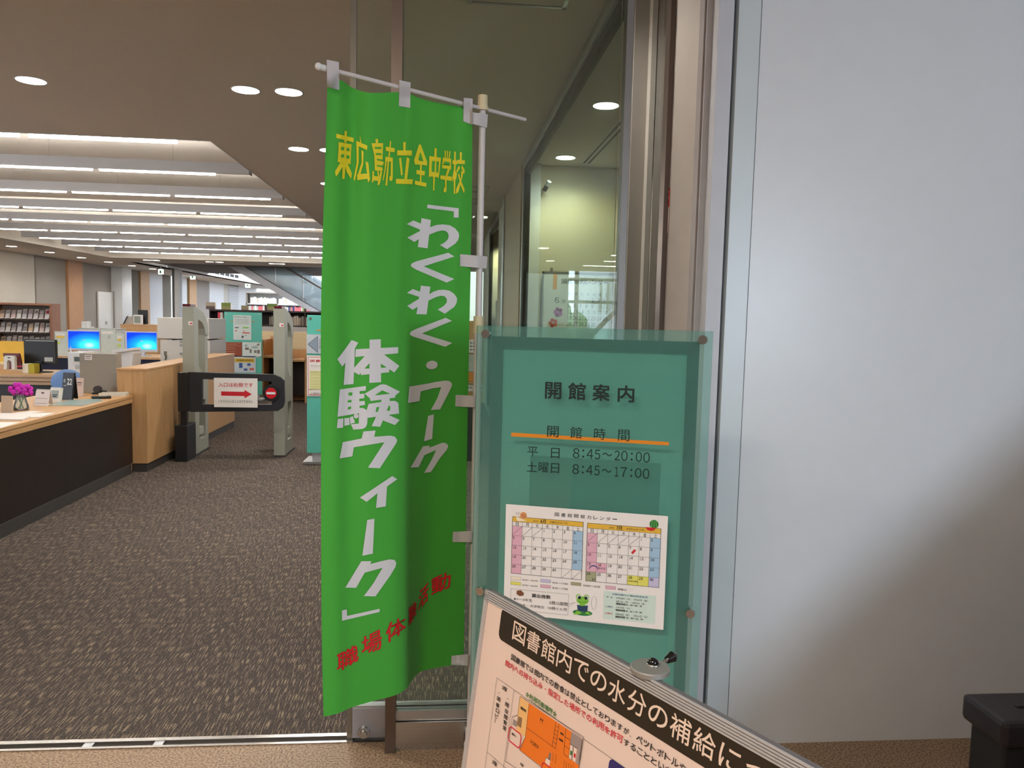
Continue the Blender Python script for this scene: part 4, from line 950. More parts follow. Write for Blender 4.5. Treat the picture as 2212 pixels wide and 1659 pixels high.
# plan drawing (crop-7 coordinates)
orn = MB(); crm = MB(); gry = MB(); frr = MB()
def pp7(mb, pts, off=.0009): PB.poly(mb, [PB.st(*p7(*q)) for q in pts], off)
pp7(orn, [(388, 1012), (812, 1298), (782, 1558), (884, 1632), (868, 1790), (700, 1790), (293, 1478), (352, 1348)])
pp7(crm, [(298, 942), (388, 1012), (352, 1348), (262, 1290), (275, 1130)])
pp7(gry, [(812, 1298), (920, 1372), (905, 1490), (795, 1415)]); pp7(gry, [(880, 1470), (905, 1490), (884, 1632), (860, 1615)]); pp7(gry, [(275, 1140), (320, 1160), (308, 1260), (268, 1232)]); pp7(gry, [(232, 1170), (268, 1195), (262, 1250), (222, 1225)])
pp7(gry, [(590, 1502), (610, 1515), (600, 1590), (550, 1575), (555, 1550), (580, 1560)])
def l7(p, q, w_=.0007, mb=None): PB.seg(mb or blk, PB.st(*p7(*p)), PB.st(*p7(*q)), w_, .0012)
for p, q in (((300, 942), (936, 1350)), ((936, 1350), (884, 1660)), ((298, 942), (275, 1130)), ((275, 1130), (222, 1145)), ((222, 1145), (150, 1590)), ((150, 1590), (480, 1800)), ((920, 1372), (890, 1590)), ((362, 1255), (652, 1465)), ((657, 1195), (620, 1440)), ((690, 1215), (652, 1465)), ((652, 1235), (684, 1258)), ((645, 1275), (678, 1298)), ((640, 1315), (672, 1338)), ((634, 1350), (667, 1375)), ((628, 1395), (660, 1420)),
             ((757, 1262), (735, 1520)), ((735, 1520), (782, 1555)), ((742, 1345), (800, 1380)), ((740, 1435), (790, 1470)), ((828, 1440), (812, 1580)), ((795, 1415), (870, 1465)), ((388, 1012), (352, 1348)), ((352, 1348), (293, 1478)), ((293, 1478), (560, 1690))): l7(p, q)
for k in range(6): l7((630+k*0, 1505), (620, 1590), .0006) if k == 0 else l7((720+k*22, 1570+k*13), (708+k*22, 1700+k*13), .0006)
l7((660, 1520), (650, 1610), .0006)
pp7(bw2 := MB(), [(800, 1425), (832, 1445), (815, 1575), (786, 1555)], .0010); pp7(bw2, [(836, 1450), (868, 1470), (852, 1600), (820, 1578)], .0010); pp7(bw2, [(560, 1560), (600, 1588), (590, 1640), (545, 1612)], .0010)
bw2.build('plan_rooms', M('plan_pink', (240, 214, 200), .5, var=0), nb_sheet)
pp7(grr, [(803, 1480), (820, 1492), (815, 1535), (798, 1524)], .0014)
pp7(rdd, [(838, 1508), (856, 1520), (852, 1560), (834, 1548)], .0014)
def roundred(x0, y0, x1, y1, mb):
    a0_, b0_ = PB.st(*p7(x0, (y0+y1)/2-30)); a1_, _ = PB.st(*p7(x1, (y0+y1)/2+20)); b0_ = PB.st(*p7(x0+5, y0))[1]; b1_ = PB.st(*p7(x0+8, y1))[1]
    r = .006; P = []
    for cx_, cy_, s_ in ((a1_-r, b1_-r, 0), (a0_+r, b1_-r, 1), (a0_+r, b0_+r, 2), (a1_-r, b0_+r, 3)):
        for k in range(5): t = math.pi/2*(s_+k/4); P.append((cx_+r*math.cos(t), cy_+r*math.sin(t)))
    for p, q in zip(P, P[1:]+P[:1]): PB.seg(mb, p, q, .0022, .0016)
roundred(190, 1235, 312, 1390, rdd); roundred(515, 1590, 700, 1790, rdd)
cell_('書 架', 498, 1165, 530, 1190); cell_('BOOKS', 492, 1198, 528, 1212, 0); cell_('図書館事務室', 303, 1058, 362, 1090); cell_('サービスカウンター', 398, 1400, 492, 1448); cell_('雑誌', 700, 1305, 735, 1330); cell_('新聞閲覧', 685, 1370, 730, 1392); cell_('図書ロビー', 214, 1318, 262, 1342); cell_('吹抜', 300, 1612, 332, 1642)
# blue rounded box
a0_, b0_ = pst(1165, 1440); b0_ = pst(1195, 1402)[1]; r = .008
P = [(a0_, b0_+.2), (a0_, b0_+r)]+[(a0_+r-r*math.cos(t), b0_+r-r*math.sin(t)) for t in [k*math.pi/10 for k in range(6)]]+[(a0_+.3, b0_), (a0_+.3, b0_+.2)]
PB.poly(bb := MB(), P, .0009); bb.build('blue_box', M('indigo_print', (52, 44, 110), .5, var=0), nb_sheet)
for mb_, nm, mt in ((nvy, 'lettering', m_ink), (rdd, 'red_lettering', M('red_print2', (214, 40, 58), .6, var=0)), (grr, 'green_lettering', m_grn), (blk, 'plan_lines', M('plan_line', (60, 50, 46), .6, var=0)), (orn, 'orange_plan', M('plan_orange', (240, 122, 30), .5, var=0)), (crm, 'cream_plan', M('plan_cream', (242, 190, 124), .5, var=0)), (gry, 'grey_plan', M('plan_grey', (158, 142, 138), .5, var=0))):
    mb_.build(nm, mt, nb_sheet)
# round clamp head with black knob and screw, pole and foot
q = aty(1400, 1452, 1.0)
a_, b_ = PB.st(1386, 1462)
hc = PB.pt(a_, .0, -.0); hc = Vector((hc.x, hc.y, PO.z+.006))
dk = aty(1399, 1458, hc.y-.0); 
cz = PO.z+.0
DC = PB.pt(a_, 0, -.016); DC.z = PO.z+.0075
DR = .0285
hd_ = MB(); hd_.lathe([(0, -.0085), (DR-.001, -.0085), (DR, -.0075), (DR, -.0015), (DR-.0015, 0), (0, 0)], tuple(DC), 72, smooth=False); hd_.build('clamp_disc', M('satin_disc', (168, 166, 162), .42, .6, var=.02), nbd)
kp = DC+Vector((.006, .006, 0))
mb = MB(); mb.ball((kp.x, kp.y, DC.z+.003), .0076, (1, 1, .85), 20, 12); mb.build('black_ball', M('gloss_black', (10, 10, 12), .08, spec=.8), nbd)
mb = MB(); mb.lathe([(.0100, 0), (.0100, .0014), (.0088, .002)], (kp.x, kp.y, DC.z), 20); mb.build('washer', m_steel, nbd)
s1 = aty(1436, 1444, DC.y+.01); s2 = aty(1462, 1434, DC.y+.015)
s1 = DC+Vector((.020, .016, -.005)); s2 = s1+Vector((.014, .009, .003))
mb = MB(); mb.cyl(tuple(s1), tuple(s2), .0032, n=10); mb.build('screw_shaft', m_steel, nbd)
s3 = s2+(s2-s1).normalized()*.018; 
mb = MB(); mb.cyl(tuple(s2-(s2-s1).normalized()*.002), tuple(s2+(s2-s1).normalized()*.010), .0055, .0085, 10); mb.cyl(tuple(s2+(s2-s1).normalized()*.010), tuple(s3), .0085, .003, 10); mb.build('screw_knob', M('gloss_black'), nbd)
mb = MB(); pc_ = PB.pt(a_, .0, -.034); mb.cyl((pc_.x, pc_.y, .02), (pc_.x, pc_.y, DC.z-.03), .011, n=16); mb.build('stand_pole', m_alu, nbd)
mb = MB(); mb.lathe([(0, 0), (.17, 0), (.17, .012), (.16, .02), (0, .025)], (pc_.x, pc_.y, 0), 36); mb.build('round_foot', m_alu, nbd)

# ================================================================ BENCH
zb = .45
bl_ = atz(2077, 1495, zb); fl_ = atz(2171, 1563, zb)
bn = empty('bench', ((bl_.x+.5), (bl_.y+fl_.y)/2, 0), 'black leather bench against the white panel, its corner at the lower right', 'bench')
dxy = (fl_-bl_); 
m_lea = M('black_leather', (34, 28, 32), .32, var=.15, scale=160, bump=.25)
T = Matrix.Translation((bl_.x, bl_.y, 0)) @ Matrix.Rotation(math.atan2(dxy.y, dxy.x)+math.pi/2, 4, 'Z')
LL = dxy.length
mb = MB(); mb.box(0, 1.2, -LL, 0, zb-.075, zb, T=T, ch=.014); mb.build('seat', m_lea, bn)
mb = MB(); mb.box(.10, 1.1, -LL+.08, -.08, zb-.004, zb+.004, T=T, ch=.003); mb.build('seat_panel', m_lea, bn)
mb = MB(); mb.box(.02, 1.18, -LL+.02, -.02, .06, zb-.07, T=T, ch=.008); mb.build('base', m_black, bn)
for i, (x, y) in enumerate(((.06, -.06), (1.14, -.06), (.06, -LL+.06), (1.14, -LL+.06))):
    mb = MB(); mb.box(x-.025, x+.025, y-.025, y+.025, 0, .06, T=T); mb.build('foot', m_black, bn)
# ================================================================ LIBRARY FURNITURE AND THINGS
def pb(x0, y0, x1, y1, Y):
    ym = (y0+y1)/2; xm = (x0+x1)/2
    return (aty(x0, ym, Y).x, aty(x1, ym, Y).x, aty(xm, y1, Y).z, aty(xm, y0, Y).z)
def pbox(name, mat, parent, x0, y0, x1, y1, Y, dep=.02, ch=0, z0=None, **k):
    a, b, c, d = pb(x0, y0, x1, y1, Y)
    if z0 is not None: c = z0
    return bx(name, mat, parent, a, b, Y, Y+dep, c, d, ch=ch, **k)
def solo(o, label, cat, group=None): return tag(o, label, cat, group)
XC = -2.84
# ---- near reception counter
rc = empty('reception_counter', (-3.2, 5.4, 0), 'reception counter with beech worktop and dark brown front, at the left', 'counter')
bx('worktop', m_beechX, rc, -3.62, XC+.0, 3.4, 7.33, .692, .72, ch=.002); bx('worktop_edge', m_beechX, rc, -3.60, XC-.004, 3.42, 7.33, .650, .688)
bx('worktop', m_beechX, rc, -3.62, -3.0, 7.331, 8.1, .692, .72)
bx('front_panel', m_darkw, rc, -2.92, XC-.012, 3.4, 7.325, .09, .65); bx('side_panel', m_oak, rc, -2.92, XC-.02, 7.27, 7.33, .02, .648)
bx('skirting', m_skirt, rc, -2.93, XC-.004, 3.4, 7.27, 0, .09)
# ---- L-shaped beech partition
pt_ = empty('beech_partition', (-2.86, 8.8, 0), 'waist-high beech partition between the counter and the security gate', 'partition')
bx('body', m_beech, pt_, -2.985, -2.725, 7.345, 10.35, .08, .945); bx('top_board', m_beechX, pt_, -2.99, -2.72, 7.34, 10.355, .946, .965, ch=.002); bx('skirting', m_skirt, pt_, -2.975, -2.735, 7.355, 10.34, 0, .08)
# ---- back counter
bc = empty('back_counter', (-5, 9.4, 0), 'second counter behind the reception desk, beech top over dark brown panel', 'counter')
bx('worktop', wood('beech_w', (196, 150, 100), (212, 168, 118), .35, 0), bc, -7.0, -3.35, 9.15, 10.0, .712, .74, ch=.002); bx('worktop_edge', MATS['beech_w'], bc, -7.0, -4.0, 9.17, 10.0, .668, .708); bx('worktop_edge', MATS['beech_w'], bc, -7.0, -4.0, 9.19, 10.0, .625, .660)
bx('front_panel', m_darkw, bc, -7.0, -4.02, 9.24, 9.9, .0, .63)
# ---- things on the near counter
def onc(x, y, z=.72): return atz(x, y, z)
def upright(name, mat, x0, x1, yb, h, lean=.10, dep=.012, rz=-.25, parent=None, z=.72, nm=None):
    """board standing on the counter, px edges x0..x1, base at row yb, leaning back"""
    a = onc(x0, yb, z); b = onc(x1, yb, z); wd = abs(b.x-a.x); c = (a+b)/2
    T = Matrix.Translation((c.x, c.y, z)) @ Matrix.Rotation(rz, 4, 'Z') @ Matrix.Rotation(-lean, 4, 'X')
    mb = MB().box(-wd/2, wd/2, 0, dep, .001, h, T=T)
    return mb.build(name, mat, parent), T, wd, h, c
def flatc(name, mat, pts, th=.003, z=.7205, parent=None):
    P = [atz(x, y, z) for x, y in pts]; return MB().prism(P, (0, 0, th)).build(name, mat, parent)
t = empty('flower_vase', onc(46, 888), 'small clear glass vase of magenta flowers on the reception counter', 'vase')
c = onc(46, 886)
mb = MB(); mb.lathe([(.0, .004), (.052, .004), (.052, .03), (.036, .085), (.030, .105), (.036, .125)], tuple(c), 20); mb.build('glass_body', glass('vase_glass', (.95, .97, .96), 1.0, haze=.18), t)
mb = MB(); 
for i in range(5):
    a = i*1.25; mb.cyl((c.x+.02*math.cos(a), c.y+.02*math.sin(a), c.z+.01), (c.x-.05*math.cos(a), c.y-.03*math.sin(a), c.z+.15), .003, n=6)
mb.build('stems', M('stem_green', (90, 120, 70), .6), t)
mf = M('magenta_petals', (214, 40, 190), .6, var=.12)
for i, (dx, dz, r) in enumerate(((-.055, .155, .034), (-.02, .18, .036), (.018, .165, .034), (.052, .17, .032), (.06, .14, .028), (-.035, .14, .03), (.01, .14, .03))):
    mb = MB()
    for k in range(6):
        a = k*math.pi/3+i; mb.ball((c.x+dx+.02*math.cos(a), c.y+.015*math.sin(a*2+i), c.z+dz+.017*math.sin(a)), r*.55, (1, .7, 1), 8, 6)
    mb.build('flower_head', mf, t)
t = empty('desk_calendar', onc(88, 876), 'white tent desk calendar next to the flower vase', 'desk calendar')
o_, T, wd, h, cc = upright('calendar_sheet', m_paper, 69, 107, 877, .125, .25, .003, parent=t)
MB().box(-wd/2, wd/2, .06, .064, 0, .12, T=Matrix.Translation((cc.x, cc.y, .72)) @ Matrix.Rotation(-.25, 4, 'Z') @ Matrix.Rotation(.2, 4, 'X')).build('back_flap', m_paper, t)
MB().box(-wd*.42, wd*.42, -.002, -.001, .02, .022, T=T).box(-wd*.42, wd*.42, -.002, -.001, .06, .062, T=T).box(-wd*.1, wd*.1, -.002, -.001, .10, .112, T=T).build('printed_lines', MATS['grid_grey'], t)
t = empty('desk_clock', onc(116, 868), 'small white digital clock with grey display on the counter', 'clock')
o_, T, wd, h, cc = upright('clock_case', m_ivory, 103, 130, 869, .125, .2, .03, parent=t)
MB().box(-wd*.34, wd*.34, -.003, -.0005, .035, .10, T=T).build('display', M('lcd_grey', (128, 128, 112), .3), t)
MB().box(-wd*.20, wd*.30, -.005, -.0035, .06, .066, T=T).box(-wd*.2, wd*.2, -.005, -.0035, .045, .053, T=T).build('digits', m_ink, t)
t = empty('flip_calendar', onc(140, 862), 'black perpetual flip calendar showing a white 22', 'calendar')
o_, T, wd, h, cc = upright('black_board', m_black, 128, 158, 864, .235, .15, .02, rz=-.3, parent=t)
MB().box(-wd/2, wd/2, .07, .075, 0, .2, T=Matrix.Translation((cc.x, cc.y, .72)) @ Matrix.Rotation(-.3, 4, 'Z') @ Matrix.Rotation(.1, 4, 'X')).build('back_support', m_black, t)
pl = Plane(T @ Vector((-wd/2, -.001, h)), (T.to_3x3() @ Vector((1, 0, 0))), (T.to_3x3() @ Vector((0, 0, -1))))
mb = MB(); pl.text(mb, '22', wd*.45, .05, wd*.9, .105, .02); pl.text(mb, '6', wd*.12, .055, wd*.28, .085, .01); pl.rect(mb, wd*.15, .11, wd*.4, .114); mb.build('lettering', m_white, t)
t = empty('card_stand', onc(168, 854), 'pale pink card standing between flip calendar and grey computer case', 'notice')
o_, T, wd, h, cc = upright('pink_card', M('pink_card', (226, 204, 192), .7), 157, 182, 856, .165, .08, .002, parent=t)
MB().box(-wd*.2, wd*.3, -.0018, -.0008, .118, .125, T=T).box(-wd*.2, wd*.3, -.0018, -.0008, .100, .104, T=T).build('printed_lines', MATS['print_black'], t)
MB().box(-wd*.5, wd*.5, .004, .05, .0, .004, T=Matrix.Translation((cc.x, cc.y, .72)) @ Matrix.Rotation(-.25, 4, 'Z')).build('foot', m_lgrey, t)
solo(flatc('desk_mat', glass('mat_plastic', (.85, .92, .92), .5, haze=.6), [(102, 876), (150, 864), (215, 862), (222, 866), (178, 877)]), 'translucent pale green plastic mat lying on the counter', 'desk mat')
t = empty('tape_dispenser', onc(216, 853), 'dark grey tape dispenser on the counter by the grey computer case', 'tape dispenser')
c = onc(216, 852)
mb = MB(); mb.box(c.x-.065, c.x+.06, c.y-.02, c.y+.02, .7205, .738, ch=.005); mb.build('base', m_black, t)
mb = MB(); mb.cyl((c.x-.02, c.y-.016, .765), (c.x-.02, c.y+.016, .765), .034, n=22); mb.build('tape_reel', M('charcoal_plastic', (58, 54, 54), .5), t)
mb = MB(); mb.box(c.x+.01, c.x+.058, c.y-.012, c.y+.012, .738, .756, ch=.004); mb.build('cutter_head', m_black, t)
c = onc(219, 861); 
t = empty('handset', c, 'black handheld device with pale display in front of the white tray', 'device')
T = Matrix.Translation((c.x, c.y, .7205)) @ Matrix.Rotation(.5, 4, 'Z')
mb = MB(); mb.box(-.075, .075, -.035, .035, 0, .022, T=T, ch=.006); mb.build('body', m_black, t)
mb = MB(); mb.box(-.02, .04, -.02, .02, .0222, .0236, T=T); mb.build('display', m_lgrey, t)
c = onc(246, 855); t = empty('paper_tray', c, 'shallow white tray on the counter in front of the grey case', 'tray')
T = Matrix.Translation((c.x, c.y, .7205)) @ Matrix.Rotation(.15, 4, 'Z')
mb = MB(); mb.box(-.11, .11, -.07, .07, 0, .006, T=T); mb.build('tray_base', m_ivory, t)
mb = MB(); mb.box(-.11, .11, -.07, -.064, .006, .028, T=T); mb.box(-.11, .11, .064, .07, .006, .028, T=T); mb.box(-.11, -.104, -.064, .064, .006, .028, T=T); mb.box(.104, .11, -.064, .064, .006, .028, T=T); mb.build('tray_rim', m_ivory, t)
c = onc(243, 849); t = empty('pen_cup', c, 'clear cup with white and blue pens before the grey computer case', 'pen holder')
mb = MB(); mb.lathe([(0, .002), (.03, .002), (.034, .075)], (c.x, c.y, .72), 18); mb.build('cup', MATS['vase_glass'], t)
for dx, col in ((-.028, m_white), (-.018, M('pen_blue', (60, 70, 170), .5)), (.012, m_alu)):
    mb = MB(); mb.cyl((c.x-dx*.5, c.y, .724), (c.x+dx*1.3, c.y, .845), .006, n=8); mb.build('pen', col, t)
# papers at the left end
pm = [('leaflet_stack', [(0, 903), (0, 893), (118, 893), (88, 902)], .004, 'broad stack of white leaflets behind the front papers on the counter'),
      ('leaflet_stack', [(0, 908), (0, 902), (66, 901), (48, 909)], .010, 'thick white booklet pile nearest the counter edge'),
      ('loose_sheet', [(0, 925), (0, 912), (42, 912)], .001, 'loose printed sheet at the left end of the counter'),
      ('loose_sheet', [(28, 892), (70, 888), (98, 890), (60, 893)], .002, 'cream paper slip under the flower vase')]
for nm, pts, th_, lb in pm: solo(flatc(nm, m_paper, pts, th_), lb, 'paper', 'papers on the reception counter')
o_, T, wd, h, cc = upright('leaflet_holder', M('kraft_card', (196, 172, 146), .7), 0, 28, 893, .13, .05, .01, rz=-.2)
solo(o_, 'beige card holder at the far left of the reception counter', 'holder')
# grey computer case, seen from behind
t = empty('computer_case', onc(212, 844), 'light grey metal computer case with white sticker on the reception counter', 'computer')
a, b, z0_, z1_ = pb(172, 764, 253, 843, 7.45)
bx('case', M('case_grey', (156, 149, 137), .5, var=.01), t, a, b, 7.45, 7.56, .7205, z1_, ch=.004)
bx('sticker', m_paper, t, a+.05, a+.115, 7.446, 7.449, z1_-.06, z1_-.012)
mb = MB()
for sx, sz in ((.03, .02), (.33, .02), (.03, .30), (.33, .30), (.03, .17), (.33, .17)): mb.cyl((a+sx, 7.444, z1_-sz), (a+sx, 7.449, z1_-sz), .005, n=8)
mb.build('screws', m_alu, t)
MB().box(a+.056, a+.108, 7.4445, 7.4455, z1_-.028, z1_-.023).box(a+.056, a+.098, 7.4445, 7.4455, z1_-.045, z1_-.041).build('sticker_print', m_ink, t)
# white slanted scanner on stand right of it
t = empty('overhead_scanner', onc(270, 830), 'white overhead scanner with slanted hood between grey case and partition', 'scanner')
q = [(253, 772, ), (245, 758), (280, 754), (287, 764), (284, 800), (262, 798)]
P = [aty(x, y, 7.9) for x, y in q]; MB().prism(P, (0, .22, 0)).build('hood', m_white, t)
P = [aty(x, y, 7.88) for x, y in ((240, 757), (280, 752), (284, 757), (244, 763))]; MB().prism(P, (0, .26, 0)).build('lid', m_white, t)
c = atz(270, 838, .72); bx('column', m_lgrey, t, c.x-.02, c.x+.02, 7.98, 8.02, .721, aty(270, 795, 7.95).z+.03); bx('base_plate', m_lgrey, t, c.x-.10, c.x+.03, 7.88, 8.06, .7205, .73)
cols = [(M('cable_grey', (170, 168, 160), .6), 0), (m_black, 1), (M('cable_green', (40, 130, 90), .6), 2), (m_ivory, 3), (m_lgrey, 4)]
for mt, k in cols:
    mb = MB(); pts = []
    for i in range(15):
        u = i/14; pts.append((aty(257+k*5+8*math.sin(u*7+k*1.7), 800+40*u+3*math.cos(u*9+k), 7.62+.03*k).x, 7.62+.03*k+.03*math.sin(u*5+k), max(.726, aty(262, 798+45*u-(6 if k == 2 else 0), 7.65).z)))
    if k == 2: pts = [(aty(254+2.2*i, 838, 7.6).x, 7.58+.03*math.sin(i*1.3), .728+.012*abs(math.sin(i*.9))) for i in range(15)]
    mb.tube(pts, .006 if k != 1 else .008); o = mb.build('cable', mt); solo(o, ['grey looped cable beside the computer case', 'black plug cable beside the computer case', 'green network cable lying behind the partition', 'ivory cable beside the computer case', 'light grey cable nearest the partition'][k], 'cable', 'cables by the computer case')
# staff chair
t = empty('office_chair', (-4.1, 8.2, 0), 'light blue office chair behind the reception counter', 'chair')
c = aty(146, 818, 8.3)
mb = MB(); mb.ball((c.x, 8.3, .74), .17, (1, .22, .8), 20, 12); mb.build('backrest', M('light_blue_fabric', (126, 158, 206), .8, bump=.2, scale=200), t)
mb = MB(); mb.box(c.x-.22, c.x+.22, 7.95, 8.35, .42, .49, ch=.03); mb.build('seat', MATS['light_blue_fabric'], t)
mb = MB(); mb.cyl((c.x, 8.15, .08), (c.x, 8.15, .42), .025); mb.build('gas_lift', m_black, t); mb = MB(); mb.box(c.x-.02, c.x+.02, 8.30, 8.36, .44, .8); mb.build('back_bar', m_black, t)
for k in range(5):
    a_ = k*1.2566; mb = MB(); mb.cyl((c.x, 8.15, .09), (c.x+.26*math.cos(a_), 8.15+.26*math.sin(a_), .05), .02, .014, 8); mb.ball((c.x+.27*math.cos(a_), 8.15+.27*math.sin(a_), .026), .025, n=8, m=6); mb.build('leg', m_black, t)
# ---- on the back counter
YB = 9.55
t = empty('black_monitor', (-4.9, YB, .74), 'black monitor seen from behind on the back counter', 'monitor')
pbox('housing', M('black_monitor_back', (30, 27, 26), .5), t, 51, 733, 121, 787, YB, .05, ch=.01)
pbox('top_ridge', m_lgrey, t, 55, 735.5, 117, 737, YB-.004, .003)
pbox('label_plate', m_lgrey, t, 96, 772, 114, 781, YB-.004, .003)
a, b, z0_, z1_ = pb(76, 780, 92, 796, YB); bx('neck', m_black, t, a, b, YB-.03, YB+.0, .745, z1_)
mb = MB(); mb.lathe([(0, 0), (.15, 0), (.15, .006), (.1, .014), (0, .016)], ((a+b)/2, YB+.02, .741), 24, T=Matrix.Diagonal((1, .7, 1, 1))); mb.build('foot', m_black, t)
t = empty('yellow_screen', (-5.4, 9.8, .74), 'yellow panel screen at the left behind the maroon folder', 'screen')
pbox('panel', M('yellow_panel', (232, 184, 62), .6), t, -20, 737, 52, 782, 9.85, .03); pbox('foot_rail', M('cream_rail', (238, 220, 150), .6), t, -20, 781.5, 52, 787, 9.82, .05); 
bx('foot', m_beech, t, -5.7, -5.3, 9.83, 9.93, .7405, .80)
t = empty('book_end', (-5.1, 9.3, .74), 'ivory arch-shaped book end with oval slot on the back counter', 'book end')
P = [(8, 798), (8, 772), (11, 768.5), (27, 768.5), (31, 772), (32, 798), (25, 798), (24.5, 783), (22, 779), (18, 777.5), (15, 781), (14.5, 798)]
MB().prism([aty(x, y, 9.3) for x, y in P], (0, .05, 0)).build('arch', m_ivory, t)
MB().prism([aty(x, y, 9.298) for x, y in ((15, 773), (17, 771.8), (21, 771.8), (23, 773), (20, 774.2))], (0, .002, 0)).build('logo_print', m_ink, t)
P = [(6, 763), (41, 763.5), (48, 795.5), (14, 796)]
t = empty('maroon_folder', (-5, 9.42, .74), 'maroon folder leaning behind the ivory book end', 'folder')
MB().prism([aty(x, y, 9.42) for x, y in P], (0, .03, 0)).build('cover', M('maroon', (104, 44, 44), .5), t); pbox('page_edge', M('pink_edge', (226, 90, 110), .6), t, 32, 790, 47, 793, 9.41, .008)
for (x0, x1, col, lb) in ((48, 61, (232, 224, 204), 'small cream book lying right of the maroon folder'), (61, 74, (178, 166, 50), 'small olive yellow book by the monitor foot')):
    o = pbox('small_book', M('book_%d' % x0, col, .7), None, x0, 786, x1, 795.5, 9.38, .12, z0=.7405, ch=.003); solo(o, lb, 'book', 'small books on the back counter')
t = empty('printer_box', (-3.9, 9.4, .74), 'white card printer with dark display behind the grey computer case', 'printer')
a, b, z0_, z1_ = pb(146, 761, 182, 798, 9.3); bx('case', m_white, t, a, b, 9.3, 9.6, .741, z1_, ch=.01); pbox('display', M('dark_display', (74, 84, 78), .3), t, 160, 771, 176, 781, 9.29, .008); pbox('paper_slot', m_lgrey, t, 162, 789, 174, 797, 9.29, .008); pbox('bezel', m_ivory, t, 158, 768, 180, 786, 9.294, .004)
# ---- workstation desk with two lit screens
YD = 13.6
dk_ = empty('workstation_desk', (-6, 13.6, 0), 'long staff desk with two lit monitors and navy modesty panels', 'desk')
bx('desk_top', m_beech, dk_, -8.5, -4.2, 13.3, 14.3, .69, .72); bx('modesty_panel', M('navy_panel', (24, 26, 52), .7), dk_, -8.5, -4.2, 13.32, 13.36, .05, .68); bx('desk_leg', m_darkw, dk_, -4.28, -4.2, 13.4, 14.3, 0, .69); bx('desk_leg', m_darkw, dk_, -8.5, -8.42, 13.4, 14.3, 0, .69)
for k, (x0, x1, y0, y1, sx0, sx1, sy0, sy1, lb) in enumerate(((145, 216, 713, 757, 147.5, 214, 716, 752.5, 'left one of the two monitors with glowing blue screens'), (270, 340, 716, 760, 274, 338, 718.5, 754.5, 'right one of the two glowing blue monitors, next to the white machine'))):
    t = empty('lit_monitor', aty((x0+x1)/2, y1, YD), lb, 'monitor', 'blue-lit monitors')
    bz = pbox('bezel', m_pframe, t, x0, y0, x1, y1, YD, .05, ch=.006)
    ms = bpy.data.materials.get('desktop_glow')
    if not ms:
        ms = bpy.data.materials.new('desktop_glow'); ms.use_nodes = True; n = ms.node_tree.nodes; l = ms.node_tree.links; n.remove(n['Principled BSDF']); out = [x for x in n if x.type == 'OUTPUT_MATERIAL'][0]
        e = n.new('ShaderNodeEmission'); tc = n.new('ShaderNodeTexCoord'); mp = n.new('ShaderNodeMapping'); gr = n.new('ShaderNodeTexGradient'); gr.gradient_type = 'SPHERICAL'
        mp.inputs['Location'].default_value = (-.85, 0, -.25); mp.inputs['Scale'].default_value = (1.25, 0, 1.3)
        rp = n.new('ShaderNodeValToRGB'); el = rp.color_ramp.elements; el[0].color = lin((22, 60, 222)); el[1].color = lin((190, 250, 255)); e1 = el.new(.45); e1.color = lin((30, 150, 248)); e2 = el.new(.75); e2.color = lin((60, 226, 255))
        l.new(tc.outputs['Generated'], mp.inputs['Vector']); l.new(mp.outputs['Vector'], gr.inputs['Vector']); l.new(gr.outputs['Fac'], rp.inputs['Fac']); l.new(rp.outputs['Color'], e.inputs['Color']); e.inputs['Strength'].default_value = 1.1; l.new(e.outputs[0], out.inputs[0])
    scn = pbox('screen', ms, bz, sx0, sy0, sx1, sy1, YD-.006, .003)
    xm = (sx0+sx1)/2; pbox('logo_print', m_white, bz, xm-2.5, (sy0+sy1)/2-.8, xm+2.5, (sy0+sy1)/2+.8, YD-.009, .002)
    a, b, z0_, z1_ = pb(x0+28, y1-1, x1-28, y1+4, YD); bx('stand', m_pframe, t, a, b, YD+.01, YD+.06, .722, z1_); bx('stand_foot', m_pframe, t, a-.06, b+.06, YD-.06, YD+.14, .7205, .732)
for x0, x1, lb in ((176, 208, 'white keyboard in front of the left glowing monitor'), (314, 338, 'white keyboard in front of the right glowing monitor')):
    a = atz(x0, 762, .725); b = atz(x1, 762, .725)
    t = empty('keyboard', (a+b)/2, lb, 'keyboard', 'white keyboards'); kt_ = bx('key_tray', m_white, t, a.x, b.x, 13.33, 13.46, .7205, .738, ch=.003)
    mb = MB()
    for r in range(4):
        for c_ in range(10): mb.box(a.x+.008+c_*(b.x-a.x-.016)/10, a.x+.004+(c_+1)*(b.x-a.x-.016)/10, 13.34+r*.028, 13.362+r*.028, .738, .743)
    mb.build('keys', m_lgrey, kt_)
for x0, x1, y0, lb in ((216, 250, 712, 'pale grey desk divider right of the left glowing monitor'), (118, 146, 716, 'pale desk divider with yellow tags left of the left glowing monitor'), (250, 270, 722, 'white curved document tray between the two glowing monitors')):
    t = empty('desk_divider', aty((x0+x1)/2, 757, YD), lb, 'divider', 'pale desk dividers'); pbox('panel', M('pale_green_grey', (196, 204, 194), .5), t, x0, y0, x1, 757, YD+.02, .04, z0=.7205, ch=.005)
    pbox('tag_sheet', m_paper, t, x0+3, y0+4, x1-6, y0+9, YD+.014, .005)
    if x0 != 216: pbox('yellow_tag', M('tag_yellow', (232, 190, 60), .6), t, x0+4, y0+10, x1-8, y0+14, YD+.014, .005); pbox('lime_tag', M('tag_lime', (190, 206, 90), .6), t, x0+4, y0+22, x0+11, y0+27, YD+.014, .005)
    else: pbox('socket_plate', m_lgrey, t, 233, 724, 238, 732, YD+.014, .005)
c = atz(235, 758, .735); t = empty('glue_bottle', c, 'small white bottle with pointed cap in front of the pale divider', 'bottle')
